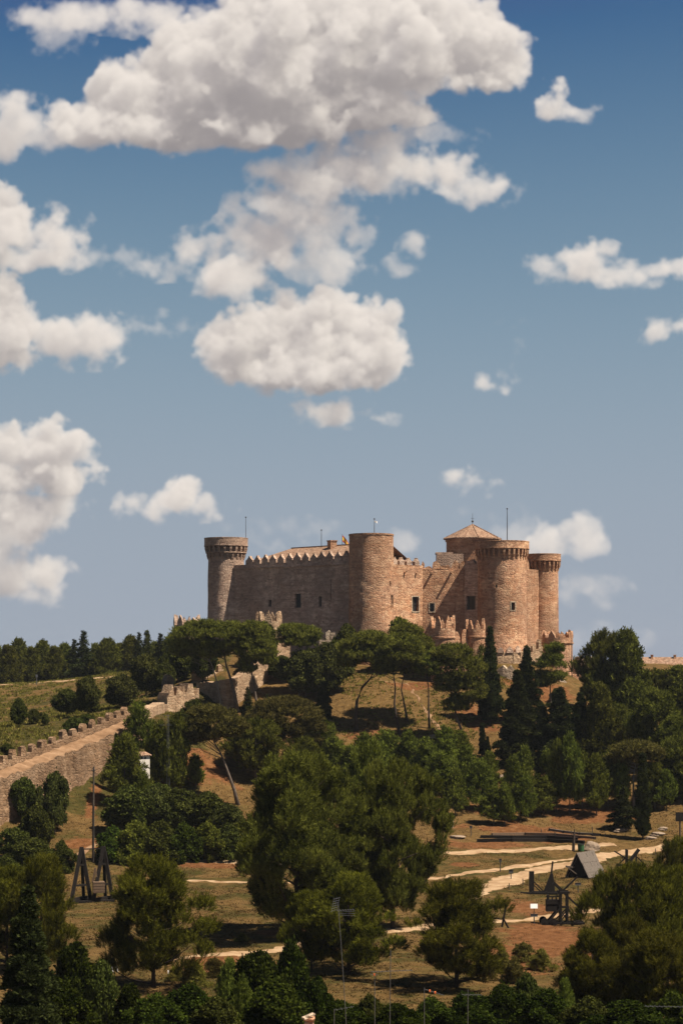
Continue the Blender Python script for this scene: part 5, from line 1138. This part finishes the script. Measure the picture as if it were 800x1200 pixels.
# ---------------------------------------------------------------- sky: sunlit cumulus computed as a light-marched field
CLOUD_PUFFS = [
 # big cumulus across the top
 (110,150,60,28,1),(165,125,60,48,1),(235,100,75,68,1),(320,75,95,85,1),(400,60,100,85,1),(470,52,85,68,1),(540,55,62,46,1),
 (590,78,32,36,1),(300,140,130,42,1),(420,125,80,40,1),(200,155,100,26,1),(50,160,40,14,.5),(20,140,26,28,.6),(0,160,32,22,.7),
 (465,95,70,25,1),(560,95,50,18,1),
 (150,18,100,13,.4),(250,22,90,17,.45),(310,4,60,17,.7),(65,45,26,15,.3),
 (640,125,12,14,.9),(655,118,16,17,.9),(672,128,16,10,.8),
 # torn cloud under it
 (440,200,80,24,.5),(510,198,38,22,.7),(555,222,34,15,.55),(588,240,10,6,.5),(370,210,60,28,.5),(322,245,40,28,.42),(300,290,44,34,.52),
 (272,322,42,26,.62),(240,295,30,20,.48),(370,268,50,28,.40),(375,308,36,20,.34),(180,312,38,10,.3),(130,300,36,9,.22),(488,290,13,10,.4),(458,312,22,7,.3),
 (430,168,60,20,.5),(520,160,35,9,.25),
 # round one in the middle
 (280,405,40,36,1),(330,385,48,36,1),(390,380,48,35,1),(430,400,40,40,1),(453,422,25,26,1),(350,432,100,32,1),(272,430,33,20,1),(435,438,34,24,1),
 (365,412,78,42,1),(390,483,34,11,.7),(443,489,13,7,.5),
 # left edge
 (0,230,14,18,1),(8,262,40,32,.9),(50,272,42,24,.7),(85,268,13,10,.6),(35,300,58,13,.8),
 (-5,350,30,32,1),(10,385,44,34,.95),(5,415,45,22,.9),(68,400,38,24,.8),(112,394,34,28,.7),(132,390,20,18,.6),(190,385,36,7,.25),(165,372,18,6,.22),
 # right side
 (650,315,24,15,.45),(685,312,34,20,.7),(705,303,16,12,.7),(738,322,30,10,.45),(778,318,26,11,.55),(805,314,22,10,.5),(775,388,19,11,.7),(802,383,16,11,.7),
 (577,451,17,7,.7),(590,446,15,6,.5),(606,410,6,16,.18),(600,383,11,5,.18),
 # lower left
 (55,528,46,30,1),(20,525,42,26,1),(85,530,30,22,.95),(15,562,68,20,.85),(5,612,56,34,.6),(45,590,42,18,.6),(15,675,48,22,.7),(-5,640,38,44,.5),(30,697,32,9,.3),(70,668,10,5,.4),
 (55,560,52,30,.9),(182,592,27,13,.7),(207,583,24,19,.85),(233,592,27,11,.65),(257,589,13,7,.5),(165,598,16,7,.6),
 (536,561,14,11,.8),(552,563,17,12,.8),(567,571,10,6,.5),
 # low ones behind the castle
 (640,635,28,20,.5),(675,628,22,19,.42),(690,640,12,12,.35),(612,622,24,14,.16),(580,608,26,10,.10),(680,692,34,15,.15),(700,750,34,11,.12),(470,640,15,11,.22),(330,620,36,8,.12),(340,637,22,6,.18),
]

def cloud_field(vs=1.6, dz=3.0):
    x0, x1, y0, y1 = -70.0, 870.0, -70.0, 780.0
    W, H, D = int((x1-x0)/vs), int((y1-y0)/vs), 76
    gx = x0 + (np.arange(W)+.5)*vs; gy = y0 + (np.arange(H)+.5)*vs; gz = (np.arange(D)-D/2+.5)*dz
    rs = np.random.RandomState(5)
    f = np.full((H, W, D), -1.0, np.float32); wt = np.zeros((H, W, D), np.float32)
    def puff(cx, cy, cz, rx, ry, rz, w, flat=1.0):
        # an ellipsoid whose underside is flattened
        ex = 1.25+1.1*14.0/min(rx, ry)
        ix = np.where(abs(gx-cx) < rx*ex)[0]; iy = np.where(abs(gy-cy) < ry*ex)[0]; iz = np.where(abs(gz-cz) < rz*ex)[0]
        if len(ix) == 0 or len(iy) == 0 or len(iz) == 0: return
        s = (slice(iy[0], iy[-1]+1), slice(ix[0], ix[-1]+1), slice(iz[0], iz[-1]+1))
        dy = (gy[s[0]]-cy)/ry; dy = np.where(dy > 0, dy*flat, dy)
        r = np.sqrt(((gx[s[1]]-cx)/rx)[None, :, None]**2 + dy[:, None, None]**2 + ((gz[s[2]]-cz)/rz)[None, None, :]**2)
        val = ((1-r)*(.55+min(rx, ry)/19.0)).astype(np.float32)
        better = val > f[s]
        f[s] = np.where(better, val, f[s]); wt[s] = np.where(better, w, wt[s])
    for (cx, cy, rx, ry, w) in CLOUD_PUFFS:
        rz = min(80, .9*math.sqrt(rx*ry)+4); cz = rs.uniform(-12, 12)
        k_ = 1.0 if w > .8 else 1.14; puff(cx, cy, cz, rx*k_+1, ry*k_+1, rz, w, 1.25 if w > .8 else 1.1)
        if w < .35: continue
        n = int(4 + rx*ry/110)
        for k in range(min(n, 34)):
            a, e = rs.uniform(-math.pi, math.pi), rs.uniform(.30, 1.45)
            qx, qy, qz = math.cos(a)*math.cos(e), -math.sin(e), math.sin(a)*math.cos(e)
            rr = rs.uniform(.12, .34)*min(rx, ry)*1.1 + 2
            bx, by, bz = cx+qx*rx*.86, cy+qy*ry*.86, cz+qz*rz*.86
            puff(bx, by, bz, rr*1.15, rr, rr*1.1, w)
            for j in range(4):
                a2, e2 = rs.uniform(-math.pi, math.pi), rs.uniform(-.1, 1.5)
                r2 = rr*rs.uniform(.25, .5)+1
                puff(bx+math.cos(a2)*math.cos(e2)*rr*.95, by-math.sin(e2)*rr*.95, bz+math.sin(a2)*math.cos(e2)*rr*.95, r2, r2, r2, w)
    # fractal noise through its spectrum
    def fbm(beta, seed, kmin=0.0):
        r2 = np.random.RandomState(seed)
        n = r2.standard_normal((H, W, D)).astype(np.float32)
        F_ = np.fft.rfftn(n); del n
        ky = np.fft.fftfreq(H, vs)[:, None, None]; kx = np.fft.fftfreq(W, vs)[None, :, None]; kz = np.fft.rfftfreq(D, dz)[None, None, :]
        k = np.sqrt(kx**2+ky**2+kz**2); k[0, 0, 0] = 1
        amp = np.where(k > kmin, k, kmin)**(-beta); amp[0, 0, 0] = 0
        o = np.fft.irfftn(F_*amp, s=(H, W, D)).astype(np.float32)
        return o/o.std()
    n1 = fbm(2.3, 3, 1/55.0)
    soft = np.clip(1.15-wt, .1, 1.0)
    dens = np.clip((f + n1*(.30+.62*soft))*np.where(wt > .8, 1.3, .8), 0, 1)*np.clip(wt, 0, 1)**1.3
    del n1, soft, f
    # sunlight: sweep down from the top, each layer looking back along the ray to the sun
    sx, sy, sz = .455, .866, -.20            # towards the sun: right, up, towards the viewer
    tau = np.zeros((H, W, D), np.float32); amb = np.zeros((H, W, D), np.float32)
    def shifted(a, dx, dzv):
        def sh(a, d, ax):
            i = int(math.floor(d)); fr = d-i
            return np.roll(a, -i, ax)*(1-fr) + np.roll(a, -i-1, ax)*fr
        return sh(sh(a, dx, 0), dzv, 1)
    ddx, ddz = sx/sy, sz/sy*vs/dz
    for y in range(1, H):
        tau[y] = shifted(tau[y-1]*np.where(dens[y-1] > .02, .991, .945), ddx, ddz) + shifted(dens[y-1], ddx, ddz)*vs/sy
        amb[y] = (amb[y-1]*4 + np.roll(amb[y-1], 1, 0)+np.roll(amb[y-1], -1, 0)+np.roll(amb[y-1], 1, 1)+np.roll(amb[y-1], -1, 1))/8*.97 + dens[y-1]*vs
    ext = .125
    sun = .60*np.exp(-tau*.050) + .40*np.exp(-tau*.011)
    sky_ = .55 + .45*np.exp(-amb*.022)
    T = np.ones((H, W), np.float32); S = np.zeros((H, W), np.float32); A = np.zeros((H, W), np.float32)
    for z in range(D):
        a = 1-np.exp(-dens[:, :, z]*dz*ext)
        S += T*a*sun[:, :, z]; A += T*a*sky_[:, :, z]; T *= 1-a
    return (x0, x1, y0, y1), S, A, 1-T
# ---------------------------------------------------------------- camera, light, sky, air
cam = bpy.data.objects.new('camera', bpy.data.cameras.new('camera')); link(cam)
cam.location = (0, 0, CZ); cam.rotation_euler = (R(90), 0, 0)
cam.data.sensor_fit = 'HORIZONTAL'; cam.data.sensor_width = 36; cam.data.lens = 36*F/800; cam.data.shift_y = 180/800
cam.data.clip_start = 1; cam.data.clip_end = 12000
SC.camera = cam
SUN_EL, SUN_AZ = 59, 66                                # azimuth counted from the view's back towards the right
sd = Vector((math.sin(R(SUN_AZ))*math.cos(R(SUN_EL)), -math.cos(R(SUN_AZ))*math.cos(R(SUN_EL)), math.sin(R(SUN_EL))))
sun = bpy.data.lights.new('sun', 'SUN'); sun.energy = 5.0; sun.angle = R(.53); sun.color = (1, .90, .76)
so = link(bpy.data.objects.new('sun', sun)); so.rotation_euler = sd.to_track_quat('Z', 'Y').to_euler(); so.location = sd*300

W_ = bpy.data.worlds.new('World'); SC.world = W_; W_.use_nodes = True; nt = W_.node_tree; nt.nodes.clear(); g = G(nt)
sky = g.n('ShaderNodeTexSky', sky_type='NISHITA'); sky.sun_disc = False; sky.sun_elevation = R(SUN_EL); sky.sun_rotation = R(180-SUN_AZ)
sky.altitude = 700; sky.air_density = 1.0; sky.dust_density = .8; sky.ozone_density = 1.0
(cx0, cx1, cy0, cy1), CS, CA, CAL = cloud_field()
img = bpy.data.images.new('cumulus', CS.shape[1], CS.shape[0], float_buffer=True); img.colorspace_settings.name = 'Non-Color'
img.pixels.foreach_set(np.stack([CS, CA, CAL, np.ones_like(CS)], -1)[::-1].astype(np.float32).ravel()); img.update(); img.pack()
tc = g.n('ShaderNodeTexCoord'); sx = g.n('ShaderNodeSeparateXYZ'); g.l(tc.outputs['Generated'], sx.inputs[0])
yy = g.math('MAXIMUM', sx.outputs[1], 1e-4)
u = g.math('MULTIPLY_ADD', g.math('DIVIDE', sx.outputs[0], yy), F/(cx1-cx0), (400-cx0)/(cx1-cx0))
v = g.math('MULTIPLY_ADD', g.math('DIVIDE', sx.outputs[2], yy), F/(cy1-cy0), (cy1-780)/(cy1-cy0))
cv = g.n('ShaderNodeCombineXYZ'); g.l(u, cv.inputs[0]); g.l(v, cv.inputs[1])
ti = g.n('ShaderNodeTexImage', extension='CLIP', interpolation='Cubic'); ti.image = img; g.l(cv.outputs[0], ti.inputs[0])
sp = g.n('ShaderNodeSeparateColor'); g.l(ti.outputs['Color'], sp.inputs[0])
front = g.math('GREATER_THAN', sx.outputs[1], .05)
ss = g.n('ShaderNodeSeparateColor'); g.l(sky.outputs[0], ss.inputs[0])          # a steeper tone curve for the clear sky
def curve(ch, off, width, top):                         # top*(1-exp(-(c-off)/width)), never below a share of the raw sky
    x = g.math('MULTIPLY', ss.outputs[ch], .04)
    e = g.math('POWER', 2.71828, g.math('MULTIPLY', g.math('SUBTRACT', x, off), -1/width))
    return e, x, top
def chan(drive, off, width, top, floor):
    e, x, t = curve(drive, off, width, top)
    v = g.math('MULTIPLY', g.math('SUBTRACT', 1.0, e), t)
    return g.math('MULTIPLY', g.math('MAXIMUM', v, g.math('MULTIPLY', g.math('MULTIPLY', ss.outputs[floor], .04), .92)), SKY_K*10)
cr_ = chan(0, .055, .045, .345, 0); cg_ = chan(1, .081, .0435, .396, 1); cb_ = chan(1, .060, .043, .465, 2)
hs = g.n('ShaderNodeCombineColor'); g.l(cr_, hs.inputs[0]); g.l(cg_, hs.inputs[1]); g.l(cb_, hs.inputs[2])
inv = g.math('SUBTRACT', 1.0, g.math('MULTIPLY', sp.outputs[2], front))
def scaled(f, col):
    o = g.n('ShaderNodeVectorMath', operation='SCALE'); o.inputs[0].default_value = col; g.l(f, o.inputs['Scale']); return o.outputs[0]
skyv = g.n('ShaderNodeVectorMath', operation='SCALE'); g.l(hs.outputs[0], skyv.inputs[0]); g.l(inv, skyv.inputs['Scale'])
k = 1/.10
s1 = scaled(g.math('MULTIPLY', sp.outputs[0], front), tuple(a*k for a in CLOUD_SUN)); s2 = scaled(g.math('MULTIPLY', sp.outputs[1], front), tuple(a*k for a in CLOUD_AMB))
a1 = g.n('ShaderNodeVectorMath', operation='ADD'); g.l(skyv.outputs[0], a1.inputs[0]); g.l(s1, a1.inputs[1])
a2 = g.n('ShaderNodeVectorMath', operation='ADD'); g.l(a1.outputs[0], a2.inputs[0]); g.l(s2, a2.inputs[1])
bg = g.n('ShaderNodeBackground'); bg.inputs['Strength'].default_value = .10; g.l(a2.outputs[0], bg.inputs['Color'])
wo = g.n('ShaderNodeOutputWorld'); g.l(bg.outputs[0], wo.inputs[0])

# air: one even, thin haze round everything
if HAZE > 0:
    m, nt2 = new_mat('air'); g2 = G(nt2); pv = g2.n('ShaderNodeVolumePrincipled'); pv.inputs['Density'].default_value = HAZE; pv.inputs['Color'].default_value = (.80,.86,.93,1); pv.inputs['Anisotropy'].default_value = .25
    oo = g2.n('ShaderNodeOutputMaterial'); g2.l(pv.outputs[0], oo.inputs['Volume'])
    hb = MB(); hb.box((0, 1050, 26), (4900, 2800, 86)); ho = hb.build('haze', m); ho['kind'] = 'stuff'; ho['label'] = 'thin summer haze over the valley'; ho['category'] = 'haze'

SC.view_settings.view_transform = 'Standard'; SC.view_settings.look = 'None'; SC.view_settings.gamma = 1.0; SC.view_settings.use_curve_mapping = False
SC.view_settings.exposure = EXPOSURE
cy = SC.cycles
cy.max_bounces = 5; cy.diffuse_bounces = 3; cy.glossy_bounces = 2; cy.transmission_bounces = 3; cy.volume_bounces = 0; cy.transparent_max_bounces = 4
cy.caustics_reflective = False; cy.caustics_refractive = False
cy.use_denoising = True; cy.sample_clamp_indirect = 6
